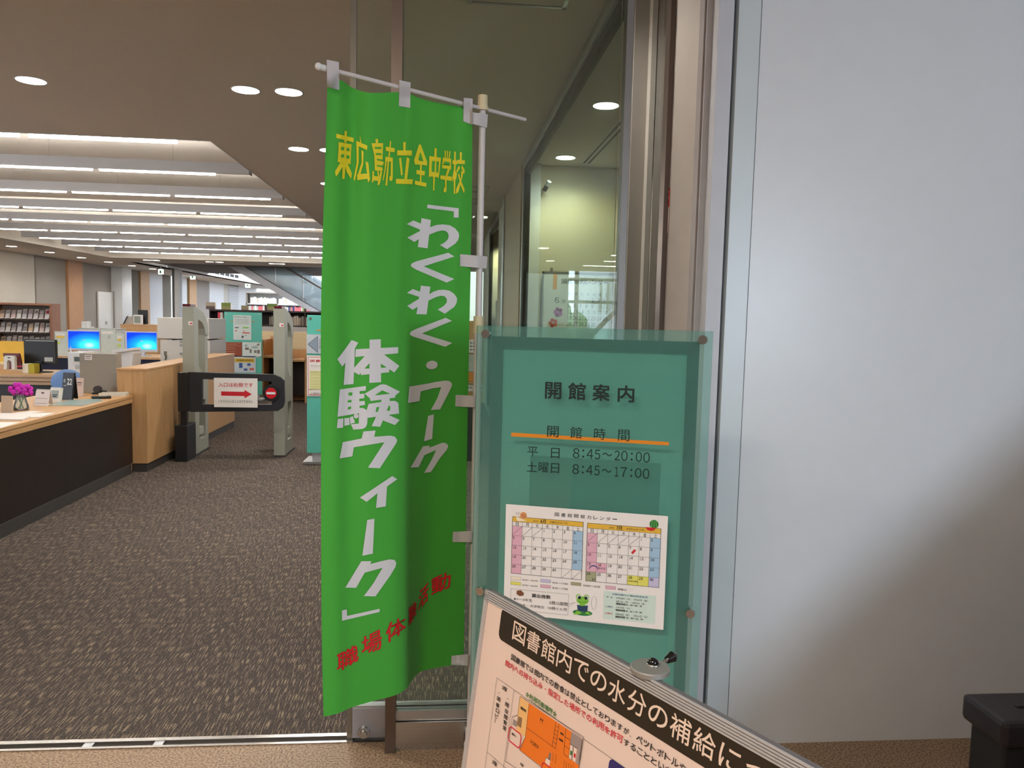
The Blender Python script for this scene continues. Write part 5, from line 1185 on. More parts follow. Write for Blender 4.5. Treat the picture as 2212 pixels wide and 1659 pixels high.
mb = MB(); mb.lathe([(0, 0), (.022, 0), (.022, .05), (.012, .08), (.008, .13), (.002, .16)], (c.x, 13.42, .7205), 16); mb.build('bottle_body', m_white, t)
c = atz(218, 762, .725); t = empty('computer_mouse', c, 'white computer mouse by the left white keyboard', 'mouse'); mb = MB(); mb.ball((c.x, 13.40, .7405), .03, (1, 1.2, .62), 14, 10); mb.build('shell', m_white, t); mb = MB(); mb.ball((c.x, 13.385, .754), .008, (.5, 1, 1), 8, 6); mb.build('wheel', m_lgrey, t)
# storage cupboard with machine on top, behind
t = empty('low_cupboard', (-8, 18, 0), 'low beech cupboard in front of the left wall carrying dark monitor', 'cupboard')
a, b, z0_, z1_ = pb(261, 701, 340, 745, 18); bx('carcass', m_beech, t, a, b, 18, 18.6, 0, z1_-.02); bx('top_board', m_beech, t, a-.01, b+.01, 17.98, 18.62, z1_-.02, z1_)
ztop = z1_
t = empty('dark_monitor', (-7.7, 18.2, ztop), 'dark monitor standing on the low beech cupboard', 'monitor'); pbox('screen_panel', m_black, t, 298, 669.5, 319, 699, 18.25, .04, ch=.01); a, b, _, _ = pb(303, 690, 314, 700, 18.25); bx('foot', m_black, t, a, b, 18.15, 18.4, ztop, ztop+.03); bx('neck', m_black, t, (a+b)/2-.03, (a+b)/2+.03, 18.25, 18.29, ztop+.03, ztop+.1)
t = empty('framed_picture', (-8, 18.1, ztop), 'white framed grey drawing leaning on the low beech cupboard', 'picture'); pbox('frame', m_white, t, 288, 680, 308, 700, 18.1, .03, z0=ztop+.001); pbox('drawing', M('drawing_grey', (138, 146, 142), .7), t, 290, 683, 303, 698, 18.09, .006)
t = empty('reading_stand', (-8.4, 18.1, ztop), 'slanted reading stand with dark edge on the low beech cupboard', 'stand'); P = [aty(x, y, 18.1) for x, y in ((266, 699.5), (275, 684), (281, 683.5), (288, 699.5))]; MB().prism(P, (0, .3, 0)).build('slope', M('clear_grey', (166, 158, 148), .4), t); P = [aty(x, y, 18.08) for x, y in ((265, 700), (274, 683), (276, 683), (267.5, 700))]; MB().prism(P, (0, .02, 0)).build('dark_edge', m_black, t)
for k, (x0, x1, y0, y1, Y) in enumerate(((176, 184, 694, 711, 17), (184, 192, 694, 711, 17.05), (194, 199, 706, 712, 17.1))):
    o = pbox('paper_roll', m_white, None, x0, y0, x1, y1, Y, .1); solo(o, ['left tall white paper roll behind the desk screens', 'right tall white paper roll behind the desk screens', 'short white paper roll behind the desk screens'][k], 'paper roll', 'white paper rolls')
a, b, z0_, z1_ = pb(168, 711, 250, 716, 16.9); t = empty('white_cabinet', ((a+b)/2, 17, 0), 'white cabinet top showing behind the left glowing monitor', 'cabinet'); bx('carcass', m_white, t, a, b, 16.9, 17.4, 0, z1_)
bx('top_board', m_lgrey, t, a-.01, b+.01, 16.88, 17.42, z1_, z1_+.012)
# ---- big white machine
t = empty('book_return_machine', (-3.7, 10.6, 0), 'large white boxy book machine with vent slots behind the beech partition', 'machine')
a, b, z0_, z1_ = pb(340, 687, 452, 790, 10.7); m_mach = M('machine_white', (222, 218, 210), .45, var=.01)
bx('lower_body', m_mach, t, a+.03, b, 10.72, 11.5, .0, aty(390, 733, 10.7).z-.008); bx('upper_body', m_mach, t, a, b, 10.7, 11.5, aty(390, 732, 10.7).z, z1_, ch=.006)
for y in (712, 719, 736, 744, 762): pbox('vent_slot', M('vent_grey', (150, 150, 150), .6), t, 393 if y < 730 else 388, y, 412, y+4.5, 10.694, .004)
pbox('latch', m_black, t, 372, 732, 376, 735, 10.69, .012); pbox('plug', m_dgrey, t, 354, 759, 359, 768, 10.705, .012)
mb = MB(); mb.tube([tuple(aty(357+2*math.sin(i*.6), 768+i*1.6, 10.70)) for i in range(7)], .006); mb.build('plug_cable', m_black, t)
# ---- magazine rack
YR = 20.4
t = empty('magazine_rack', (-10.6, YR, 0), 'wooden magazine display rack with three visible sloping rows at the far left', 'rack')
m_rack = wood('rack_wood', (150, 104, 82), (172, 124, 98), .5)
a = -11.28; b = pb(104, 660, 112, 730, YR)[1]; zt = pb(50, 659, 60, 700, YR)[3]
bx('side_panel', m_rack, t, b-.05, b, YR, YR+.45, 0, zt); bx('side_panel', m_rack, t, a, a+.05, YR, YR+.45, 0, zt); bx('top_board', m_rack, t, a, b, YR-.03, YR+.47, zt, zt+.05); bx('back_panel', M('rack_back', (150, 136, 126), .7), t, a+.05, b-.05, YR+.41, YR+.44, .0, zt)
shz = [pb(50, y, 60, y+2, YR)[3] for y in (689, 718, 747, 776)]
for z in shz:
    P = [(a+.05, YR+.02, z), (a+.05, YR+.40, z+.02), (a+.05, YR+.40, z-.01), (a+.05, YR+.02, z-.03)]; MB().prism(P, (b-a-.1, 0, 0)).build('shelf', M('shelf_dark', (84, 66, 60), .6), t)
cols_ = [(206, 200, 202), (214, 210, 210), (190, 186, 190), (176, 168, 170), (206, 176, 150), (220, 216, 214), (212, 206, 204), (140, 136, 134), (198, 176, 172), (188, 180, 182)]
words = ['topmost', 'middle', 'lowest visible']
ordn = ['first', 'second', 'third', 'fourth', 'fifth', 'sixth', 'seventh', 'eighth', 'ninth', 'tenth']
m_mags = [M('magazine_cover_%d' % k, c_, .25, var=.16, scale=9) for k, c_ in enumerate(cols_)]
for r, z in enumerate(shz[:3]):
    for k in range(10):
        x = b-.13-k*.135
        if x < a+.08: break
        hgt = random.uniform(.24, .30); T = Matrix.Translation((x-.02, YR+.05, z+.002)) @ Matrix.Rotation(-.55, 4, 'X') @ Matrix.Rotation(-.12, 4, 'Y')
        g = empty('magazine', (x, YR+.1, z), '%s magazine from the right end in the %s row of the rack' % (ordn[k], words[r]), 'magazine', 'magazines on the display rack')
        mb = MB(); mb.box(-.052, .052, 0, .012, .004, hgt, T=T); mb.build('cover', m_mags[(k*3+r*5) % 10], g)
        mb = MB(); mb.box(-.03, .035, -.002, -.0005, hgt*.62, hgt*.82, T=T); mb.build('title_block', m_mags[(k+r*2+5) % 10] if (k, r) != (0, 0) else m_red, g)
        mb = MB(); mb.box(-.055, .055, -.012, .016, .0, .028, T=T); mb.build('clear_lip', M('lip_clear', (226, 222, 222), .15), g)
# ---- security gates
m_gate = M('gate_grey', (164, 164, 150), .45, var=.02); m_gate2 = M('gate_light', (186, 186, 172), .45)
def gate(x, y, lb, w_=.115):
    t = empty('security_gate', (x, y+.25, 0), lb, 'security gate', 'library security gates')
    def yz(pts, xx, d, mat, nm): return MB().prism([(xx, y+p, q) for p, q in pts], (d, 0, 0)).build(nm, mat, t)
    D = .52
    outer = [(0, .02), (D, .02), (D, 1.25), (D-.02, 1.36), (D-.09, 1.45), (D-.20, 1.52), (.12, 1.545), (0, 1.55)]
    # ring built as posts, arch and cross-pieces so that the openings stay open
    yz([(0, .02), (.14, .02), (.14, 1.40), (.17, 1.50), (.12, 1.545), (0, 1.55)], x, w_, m_gate, 'near_post')
    yz([(D-.10, .02), (D, .02), (D, 1.25), (D-.10, 1.25)], x+.02, w_-.04, m_gate, 'far_post')
    yz([(.12, 1.545), (D-.20, 1.50), (D-.09, 1.44), (D-.02, 1.36), (D, 1.25), (D-.10, 1.25), (D-.13, 1.32), (D-.2, 1.38), (.14, 1.43)], x+.01, w_-.02, m_gate, 'arch')
    yz([(.14, .56), (D-.10, .56), (D-.10, .80), (.30, .84), (.14, .96)], x+.01, w_-.02, m_gate, 'middle_web')
    yz([(.14, .02), (D-.10, .02), (D-.10, .15), (.14, .15)], x+.01, w_-.02, m_gate, 'foot_web')
    yz([(.14, .19), (D-.13, .19), (D-.13, .27), (.14, .27)], x+.03, w_-.06, m_gate2, 'sensor_bar')
    yz([(0, 0), (D, 0), (D, .02), (0, .02)], x, w_, m_skirt, 'floor_plate')
    MB().box(x+.005, x+w_-.03, y-.006, y+.16, 1.551, 1.575, ch=.004).build('indicator_light', M('dark_red_lens', (96, 26, 40), .2), t)
    ls = bx('label_sticker', m_paper, t, x+w_-.055, x+w_-.012, y-.004, y-.001, 1.36, 1.40); bx('label_mark', m_red, ls, x+w_-.035, x+w_-.018, y-.006, y-.004, 1.37, 1.385)
    return t
gate(-2.66, 8.15, 'left grey security gate, behind the black swing arm'); gate(-1.75, 8.15, 'right grey security gate, beside the green banner')
# ---- black swing gate with notice
t = empty('swing_gate', (-2.55, 7.9, 0), 'black swing gate arm with no-entry disc on a black floor box', 'swing gate')
a, b, z0_, z1_ = pb(378, 920, 404, 998, 7.85)
bx('floor_box', m_black, t, a, b, 7.85, 8.13, 0, z1_, ch=.003)
a2, b2, zz, zt_ = pb(389, 808, 402, 920, 7.87); bx('post', m_black, t, a2, b2, 7.88, 7.93, z1_, zt_)
bx('hinge_block', m_black, t, a2-.015, b2+.03, 7.85, 7.95, aty(395, 888, 7.87).z, zt_+.012)
YS = 7.86
def rr(x0, y0, x1, y1, r0, r1, n=5):
    P = []
    for cx_, cy_, s_, r in ((x1-r1, y0+r1, -1, r1), (x1-r1, y1-r1, 0, r1), (x0+r0, y1-r0, 1, r0), (x0+r0, y0+r0, 2, r0)):
        for k in range(n): q = math.pi/2*(s_+k/(n-1)); P.append((cx_+r*math.cos(q), cy_+r*math.sin(q)))
    return P
out_ = [(406, 804), (590, 809), (604, 815), (613, 823), (614, 868), (610, 881), (600, 888), (412, 890), (404, 882)]
inn = [(436, 819), (587, 824), (587, 874), (436, 874)]
arm = MB()
for q in ([(406, 804), (590, 809), (604, 815), (613, 823), (587, 824), (436, 819), (405, 818)], [(587, 824), (613, 823), (614, 868), (610, 881), (600, 888), (587, 874)], [(404, 882), (436, 874), (587, 874), (600, 888), (412, 890)], [(405, 818), (436, 819), (436, 874), (404, 882)]):
    arm.prism([aty(x, y, YS) for x, y in q], (0, .05, 0))
arm.build('swing_arm', M('black_arm', (38, 38, 42), .45), t)
c = aty(586, 849, YS); mb = MB(); mb.cyl((c.x, YS-.012, c.z), (c.x, YS+.045, c.z), .082, n=32); dh = mb.build('disc_housing', m_black, t)
mb = MB(); mb.cyl((c.x, YS-.016, c.z), (c.x, YS-.012, c.z), .054, n=32); mb.build('red_disc', M('sign_red', (206, 20, 36), .4, var=0), dh)
bx('white_bar', m_white, dh, c.x-.043, c.x+.043, YS-.019, YS-.016, c.z-.011, c.z+.011)
PN = Plane(aty(462, 816, YS-.012), (1, 0, 0), (0, 0, -1)); wS, hS = PN.st(556.5, 880.5)
t = empty('arrow_notice', PN.pt(wS/2, hS, 0), 'white paper notice with red arrow taped to the black swing arm', 'notice')
mb = MB(); PN.slab(mb, 0, 0, wS, hS, .002); an = mb.build('sheet', m_paper, t)
c4 = Cr(340, 760, 5.821)
mb = MB(); PN.textpx(mb, '入口は右側です', c4(768, 415), c4(1202, 415), c4(980, 388), c4(980, 442), .008, .003); PN.polypx(mb, [c4(802, 497), c4(1095, 503), c4(1097, 478), c4(1187, 533), c4(1097, 583), c4(1096, 556), c4(802, 550)], .003); mb.build('red_lettering', m_red, an)
mb = MB(); PN.textpx(mb, 'こちらから入ることはできません', c4(765, 622), c4(1200, 622), c4(980, 606), c4(980, 640), 0, .003); mb.build('lettering', m_ink, an)
# ---- teal notice stands
def teal_stand(x0, x1, ytop, ybot, Y, lb, nm='notice_stand'):
    a, b, z0_, z1_ = pb(x0, ytop, x1, ybot, Y)
    t = empty(nm, ((a+b)/2, Y, 0), lb, 'notice stand', 'teal notice stands')
    bx('panel', m_tealp, t, a, b, Y, Y+.012, .10, z1_, ch=.002); bx('rear_panel', m_tf, t, a+.03, b-.03, Y+.014, Y+.045, .12, z1_-.04)
    bx('base_plate', m_alu, t, a-.02, b+.02, Y-.12, Y+.22, 0.005, .03); bx('foot', m_black, t, a+.03, b-.03, Y-.08, Y+.18, 0, .006); bx('leg', m_alu, t, a+.05, b-.05, Y+.02, Y+.04, .03, .12)
    mb = MB()
    for xx in (a+.035, b-.035):
        for zz in (z1_-.035, .75): mb.cyl((xx, Y-.006, zz), (xx, Y, zz), .012, n=12)
    mb.build('fixing_discs', m_steel, t)
    return t, a, b, z1_
c2 = Cr(440, 560, 8.296)
YT = 13.5
t, a, b, z1_ = teal_stand(485, 566, 674.5, 860, YT, 'teal notice stand beyond the swing gate, hung with several posters')
PT = Plane((a, YT-.002, z1_), (1, 0, 0), (0, 0, -1))
mb = MB(); PT.polypx(mb, [c2(475, 1107), c2(915, 1112), c2(915, 1124), c2(475, 1117)], .001); mb.build('orange_rule', m_orange, t)
def sheet(pl, c, x0, y0, x1, y1, mat, lb, cat='poster', grp='posters on the teal stands'):
    (p, q), (r, s) = pl.st(*c(x0, y0)), pl.st(*c(x1, y1))
    g = empty('poster_sheet', pl.pt((p+r)/2, s, .004), lb, cat, grp)
    mb = MB(); pl.slab(mb, p, q, r, s, .002, .002); return mb.build('sheet', mat, g), p, q, r, s
g, p, q, r, s = sheet(PT, c2, 530, 1000, 855, 1448, M('pale_paper', (222, 232, 228), .7), 'white printed route notice on the upper half of the teal stand')
def L(mb, pl, c, x0, y0, x1, y1, off=.0055):
    A, B = pl.st(*c(x0, y0)), pl.st(*c(x1, y1)); pl.rect(mb, A[0], A[1], B[0], B[1], off)
mb = MB()
PT.textpx(mb, '館内案内のお知らせ', c2(545, 1035), c2(815, 1035), c2(680, 1022), c2(680, 1052), 0, .0055)
for y in range(1070, 1170, 15): L(mb, PT, c2, 550, y, 815, y+3)
L(mb, PT, c2, 680, 1370, 718, 1410); L(mb, PT, c2, 740, 1362, 770, 1372); L(mb, PT, c2, 560, 1215, 628, 1235); mb.build('lettering', MATS['grid_grey'], g)
mb = MB(); L(mb, PT, c2, 702, 1212, 808, 1240); mb.build('green_label', M('lime_print', (140, 196, 90), .7, var=0), g)
mb = MB(); L(mb, PT, c2, 562, 1270, 600, 1290); L(mb, PT, c2, 695, 1308, 825, 1332); L(mb, PT, c2, 708, 1280, 745, 1294); mb.build('red_label', M('salmon_print', (214, 110, 100), .7, var=0), g)
g, p, q, r, s = sheet(PT, c2, 385, 1482, 688, 1750, M('brown_poster', (150, 72, 44), .6), 'reddish brown poster with pale stripes on the teal stand, lower left')
mb = MB()
for y, e in ((1495, 660), (1520, 600), (1545, 670), (1575, 560), (1610, 580), (1650, 560)): L(mb, PT, c2, 392, y, e, y+9)
mb.build('pale_stripes', M('salmon2', (214, 160, 134), .7, var=0), g)
g, p, q, r, s = sheet(PT, c2, 694, 1485, 1030, 1760, M('pale_paper'), 'pale poster with small pictures right of the brown poster')
mb = MB(); PT.disc(mb, *PT.st(*c2(760, 1545)), .028, .0055, ry=.018); PT.disc(mb, *PT.st(*c2(918, 1578)), .058, .0055, ry=.02); mb.build('grey_ovals', M('oval_grey', (164, 186, 184), .7, var=0), g)
mb = MB(); L(mb, PT, c2, 742, 1580, 812, 1625); L(mb, PT, c2, 825, 1610, 860, 1680); L(mb, PT, c2, 905, 1630, 950, 1680); L(mb, PT, c2, 960, 1625, 1005, 1690); PT.polypx(mb, [c2(925, 1545), c2(1005, 1545), c2(990, 1500), c2(960, 1530)], .0055); mb.build('small_pictures', m_dgrey, g)
c2b = Cr(330, 540, 5.924)
g, p, q, r, s = sheet(PT, c2b, 1045, 1355, 1318, 1570, M('sky_print', (214, 224, 232), .7), 'poster with yellow banner and blue drawings, lowest on the teal stand')
mb = MB(); L(mb, PT, c2b, 1050, 1385, 1302, 1440); mb.build('yellow_band', M('band_yellow', (226, 186, 60), .7, var=0), g)
mb = MB(); PT.textpx(mb, '図書館利用案内', c2b(1075, 1410), c2b(1285, 1410), c2b(1180, 1398), c2b(1180, 1424), 0, .007); mb.build('lettering', m_ink, g)
mb = MB(); L(mb, PT, c2b, 1105, 1445, 1150, 1510); L(mb, PT, c2b, 1165, 1515, 1212, 1545); L(mb, PT, c2b, 1210, 1450, 1252, 1482); mb.build('blue_drawings', M('drawing_blue', (70, 100, 170), .7, var=0), g)
mb = MB(); L(mb, PT, c2b, 1240, 1510, 1296, 1540); mb.build('orange_label', MATS['salmon_print'], g)
# right teal stand, half hidden by the banner
YT2 = 7.85
t, a, b, z1_ = teal_stand(663, 742, 681, 990, YT2, 'teal notice stand immediately left of the green banner')
PT2 = Plane((a, YT2-.002, z1_), (1, 0, 0), (0, 0, -1))
mb = MB(); PT2.polypx(mb, [c2(2020, 1262), c2(2300, 1266), c2(2300, 1284), c2(2020, 1278)], .001); mb.build('orange_rule', m_orange, t)
g, p, q, r, s = sheet(PT2, c2, 1845, 1345, 2500, 1700, M('grey_sheet', (190, 198, 204), .7), 'grey sheet with large left-pointing arrow beside the banner', 'notice', 'notices on the right teal stand')
mb = MB(); PT2.polypx(mb, [c2(1870, 1520), c2(2045, 1380), c2(2045, 1665)], .0055); mb.build('arrow_print', M('arrow_grey', (140, 154, 170), .7, var=0), g)
mb = MB(); PT2.seg(mb, PT2.st(*c2(1870, 1520)), PT2.st(*c2(2045, 1380)), .004, .0065); PT2.seg(mb, PT2.st(*c2(1870, 1520)), PT2.st(*c2(2045, 1665)), .004, .0065); PT2.seg(mb, PT2.st(*c2(2045, 1380)), PT2.st(*c2(2045, 1665)), .004, .0065)
for k in range(5): L(mb, PT2, c2, 2065, 1430+k*38, 2180, 1442+k*38)
mb.build('dark_outline', M('slate_ink', (84, 94, 110), .7, var=0), g)
g, p, q, r, s = sheet(PT2, c4, 1880, 45, 2500, 565, m_paper, 'white notice with red border and yellow text field beside the banner', 'notice', 'notices on the right teal stand')
mb = MB(); PT2.frame(mb, p+.012, q+.012, r-.012, s-.012, .004, .0055); PT2.textpx(mb, '図書館のご利用', c4(1920, 115), c4(2400, 115), c4(2100, 98), c4(2100, 130), .004, .0055); mb.build('red_lettering', m_red, g)
mb = MB(); L(mb, PT2, c4, 1915, 235, 2460, 480); mb.build('yellow_field', M('cream_yellow', (230, 226, 160), .7, var=0), g)
mb = MB()
for y in (170, 187, 204, 250, 266, 290, 325, 345, 370, 390, 410, 432, 455, 472): L(mb, PT2, c4, 1925, y, 2440 if y % 3 else 2250, y+6, .0075)
PT2.textpx(mb, 'ご協力よろしくお願いします', c4(1925, 525), c4(2450, 525), c4(2100, 513), c4(2100, 536), .004, .0075)
mb.build('lettering', MATS['grid_grey'], g)
# ---- leaflet stand seen between the banner and its pole
YL = 8.0
t = empty('leaflet_stand', (.3, YL, 0), 'tall leaflet stand glimpsed between the banner edge and its pole', 'leaflet stand')
a, b, z0_, z1_ = pb(985, 693, 1045, 880, YL)
bx('back_board', m_beech, t, a, b, YL+.03, YL+.06, .3, z1_); bx('lower_box', m_black, t, a, b, YL, YL+.3, 0, .62); bx('middle_shelf', m_beech, t, a, b, YL-.02, YL+.03, aty(1010, 828, YL).z, aty(1010, 825, YL).z)
for k, (y0, y1, mt, lb) in enumerate(((733, 762, m_paper, 'white sheet of small symbols in the leaflet stand, topmost'), (766, 803, m_lgrey, 'grey leaflet in the leaflet stand'), (804, 824, M('amber_leaflet', (206, 128, 40), .6), 'amber and brown leaflet in the leaflet stand'), (830, 845, m_paper, 'white leaflet with black print low in the leaflet stand'))):
    o = pbox('leaflet', mt, None, 990, y0, 1042, y1, YL+.01, .012); solo(o, lb, 'leaflet', 'leaflets in the stand')
    if k in (0, 3):
        mb = MB(); pl = Plane(aty(990, y0, YL+.008), (1, 0, 0), (0, 0, -1))
        for r in range(3 if k == 0 else 1):
            for c_ in range(9): pl.disc(mb, .02+c_*.028, .035+r*.035, .008, .001, n=8)
        mb.build('symbols', m_ink, o)
# ---- study carrels and counter boards behind the gates
def carrel(x0, x1, y0, y1, Y, dep, lb, desk=None):
    a, b, z0_, z1_ = pb(x0, y0, x1, y1, Y)
    t = empty('study_carrel', ((a+b)/2, Y, 0), lb, 'desk', 'beech study desks')
    bx('back_board', m_beech, t, a, b, Y+dep-.03, Y+dep, 0, z1_); bx('side_board', m_beech, t, a, a+.03, Y, Y+dep-.03, 0, z1_-.05); bx('side_board', m_beech, t, b-.03, b, Y, Y+dep-.03, 0, z1_-.05); bx('desk_top', m_beech, t, a+.03, b-.03, Y-.02, Y+dep-.03, .70, .735); bx('opening_shade', m_darkw, t, a+.03, b-.03, Y+dep*.6, Y+dep*.6+.02, .1, .66)  # dark board stands in for the shaded opening below the desk top
    return t
carrel(455, 486, 733, 800, 14.6, .6, 'low beech desk with dark opening left of the teal stand'); 
carrel(566, 609, 728, 830, 14.2, .7, 'beech study desk right of the teal stand with sloping top board')
carrel(610, 662, 757, 840, 13.2, .5, 'beech cupboard panel seen through the right security gate')
t = empty('long_reading_counter', (-4, 17, 0), 'long pale beech counter with grey upstand running behind the gates', 'counter')
a, b, z0_, z1_ = pb(452, 718, 704, 757, 17); bx('front_board', M('pale_beech', (232, 206, 160), .5), t, a, b, 17, 17.05, 0, z1_); a, b, _, z2_ = pb(452, 705, 704, 719, 17.3); bx('upstand', M('grey_screen', (156, 156, 160), .7), t, a, b, 17.3, 17.34, z1_-.2, z2_); a, b, _, _ = pb(452, 718, 704, 757, 17); bx('counter_top', M('pale_beech'), t, a, b, 17, 17.3, z1_, z1_+.02); LCT = z1_+.0205
for k, (x0, x1, y0, y1, lb) in enumerate(((460, 476, 722, 731, 'small white appliance on the pale counter, left'), (474, 485, 710, 730, 'white card stand on the pale counter behind the left gate'), (640, 661, 727, 752, 'white ring binders seen through the right security gate'), (605, 611, 730, 742, 'thin white triangular card beside the beech desk'))):
    o = pbox('white_box', m_white, None, x0, y0, x1, y1, 17.06, .18, ch=.01, z0=LCT); o.name = ['appliance', 'card_stand', 'ring_binders', 'small_card'][k]; solo(o, lb, 'office item', None)
# ---- dark low bookshelf
YK = 23.0
t = empty('low_bookshelf', (-6, YK, 0), 'long dark brown low bookshelf with category signs on top', 'bookshelf')
m_dsh = M('dark_shelf', (52, 36, 34), .6)
a, b, z0_, z1_ = pb(452, 671.5, 770, 706, YK); 
bx('top_board', m_dsh, t, a, b, YK-.02, YK+.6, z1_-.05, z1_); bx('back_board', M('shelf_back', (30, 22, 24), .8), t, a, b, YK+.34, YK+.38, 0, z1_-.05)
shv = [z1_-.42, z1_-.78, z1_-1.14]
for z in shv: bx('shelf', m_dsh, t, a, b, YK, YK+.34, z-.025, z)
x = a; k = 0
while x < b: bx('upright', m_dsh, t, x, x+.03, YK, YK+.33, 0, z1_-.05); x += .9
spine = [M('spine_%d' % i, c_, .7) for i, c_ in enumerate([(60, 44, 44), (96, 84, 78), (130, 118, 108), (44, 40, 52), (150, 140, 130), (210, 206, 200), (214, 70, 90), (84, 60, 54), (176, 160, 146), (60, 70, 110)])]
bk = MB().box(-.02, .02, 0, .2, 0, 1)
CW = {'spine_0': 'dark brown', 'spine_1': 'taupe', 'spine_2': 'stone grey', 'spine_3': 'charcoal', 'spine_4': 'light grey', 'spine_5': 'off-white', 'spine_6': 'pinkish red', 'spine_7': 'brown', 'spine_8': 'beige', 'spine_9': 'blue', 'pale_spine_0': 'ivory', 'pale_spine_1': 'cream', 'pale_spine_2': 'light beige', 'pale_spine_3': 'white', 'pale_spine_4': 'pale grey', 'pale_spine_5': 'sand', 'vivid_spine_0': 'navy', 'vivid_spine_1': 'off-white', 'vivid_spine_2': 'tan', 'vivid_spine_3': 'salmon', 'vivid_spine_4': 'pale grey', 'vivid_spine_5': 'dark grey', 'vivid_spine_6': 'olive', 'vivid_spine_7': 'pink'}
def book(x, y, z, wd, h, dep, mt, lb, grp):
    if mt.name in CW and lb.split()[0] in ('grey', 'tall', 'dark', 'pale', 'book'):
        i_ = lb.index('book'); lb = CW[mt.name]+' '+lb[i_:]
    mb = MB().box(x, x+wd, y, y+dep, z+.001, z+h); o = mb.build('book', mt); tag(o, lb, 'book', grp); return o
xs = aty(581, 690, YK).x; n_ = 0; x = xs
while x < aty(700, 690, YK).x and n_ < 46:
    wd = random.uniform(.035, .06); book(x, YK+.03, shv[0], wd, random.uniform(.22, .29), .2, random.choice(spine[1:5]+[spine[8]]), 'grey brown book in the upper row of the low dark bookshelf', 'books on the low dark bookshelf'); x += wd+.012; n_ += 1
for x0 in (470, 475, 590, 596, 602): 
    x = aty(x0, 676, YK).x; book(x, YK+.02, shv[0]+.0, .07, .335, .2, spine[5] if x0 in (475,) else spine[6], 'tall bright book standing out on the low dark bookshelf', 'bright tall books on the low shelf') if x0 < 480 else None
x = aty(584, 690, YK).x
while x < aty(700, 690, YK).x:
    wd = random.uniform(.05, .09); book(x, YK+.03, shv[1], wd, random.uniform(.2, .27), .2, random.choice(spine[:4]), 'dark book in the second row of the low dark bookshelf', 'dark books in the second row'); x += wd+.05
for k, (x0, x1, y0, top, bot, lb) in enumerate(((445, 464.5, 653, (168, 152, 134), (92, 74, 72), 'brown category sign standing leftmost on the low bookshelf'), (478, 498, 654, (112, 130, 50), (140, 138, 88), 'green category sign second on the low bookshelf'), (521, 537, 660, (134, 124, 92), (134, 122, 96), 'small brown category sign third on the low bookshelf'), (577, 598, 656, (92, 122, 40), (136, 130, 88), 'green category sign rightmost on the low bookshelf'))):
    t2 = empty('category_sign', aty((x0+x1)/2, 671, YK+.2), lb, 'sign', 'category signs on the bookshelf')
    ym = (y0*1.1+671*.9)/2
    pbox('upper_panel', M('sign_top_%d' % k, top, .6), t2, x0, y0, x1, ym, YK+.2, .03); a_, b_, c_, d_ = pb(x0, ym, x1, 671, YK+.2); bx('lower_panel', M('sign_bot_%d' % k, bot, .6), t2, a_, b_, YK+.2, YK+.23, z1_+.0005, d_)
    bx('edge_cap', m_white, t2, b_, b_+.025, YK+.2, YK+.26, z1_+.0005, aty(x1, y0+1, YK+.2).z)
# ---- tall white bookshelf
YW = 33.0
t = empty('tall_bookshelf', (-8, YW, 0), 'tall white bookshelf full of pale books under the stair', 'bookshelf')
a, b, z0_, z1_ = pb(531, 632, 705, 660, YW)
bx('side_board', m_dgrey, t, a, a+.06, YW, YW+.4, 0, z1_); bx('side_board', m_dgrey, t, b-.06, b, YW, YW+.4, 0, z1_); bx('top_board', M('shelf_top_grey', (150, 142, 134), .6), t, a, b, YW-.02, YW+.4, z1_-.06, z1_); bx('back_board', m_white, t, a, b, YW+.36, YW+.4, 0, z1_)
zs = [aty(580, 656.5, YW).z, aty(580, 673.5, YW).z, aty(580, 690, YW).z]
for z in zs: bx('shelf', m_white, t, a, b, YW, YW+.36, z-.04, z)
pale = [M('pale_spine_%d' % i, c_, .7) for i, c_ in enumerate([(238, 234, 226), (228, 220, 206), (214, 206, 196), (240, 238, 236), (222, 216, 214), (200, 186, 170)])]
vivid = [M('vivid_spine_%d' % i, c_, .7) for i, c_ in enumerate([(60, 66, 120), (230, 226, 220), (150, 130, 110), (216, 120, 124), (200, 196, 186), (84, 84, 84), (130, 140, 90), (222, 110, 120)])]
for r, z in enumerate(zs[:2]):
    x = a+.08; n_ = 0
    while x < b-.1 and n_ < 55:
        wd = random.uniform(.04, .075); hgt = random.uniform(.22, .30) if r == 0 else random.uniform(.2, .27)
        if random.random() < .08: x += .1
        mt = random.choice(pale) if r == 0 else (vivid[3] if aty(599, 660, YW).x < x < aty(612, 660, YW).x else random.choice(vivid))
        book(x, YW+.03, z, wd, hgt, .22, mt, ('pale book in the top row of the tall white bookshelf' if r == 0 else 'book in the second row of the tall white bookshelf'), ('pale books on the top row of the white bookshelf', 'books on the second row of the white bookshelf')[r]); x += wd+.008; n_ += 1
# ---- columns in the reading area
for k, (x0, x1, Y, mt, lb) in enumerate(((372, 377, 27.5, M('column_dark', (96, 88, 86), .6), ''), (377, 388, 27.45, m_white, ''))):
    a, b, _, _ = pb(x0, 590, x1, 680, Y); bx('trim_%d' % (20+k), mt, None, a, b, Y, Y+.25, 0, CZ, kind=S_)
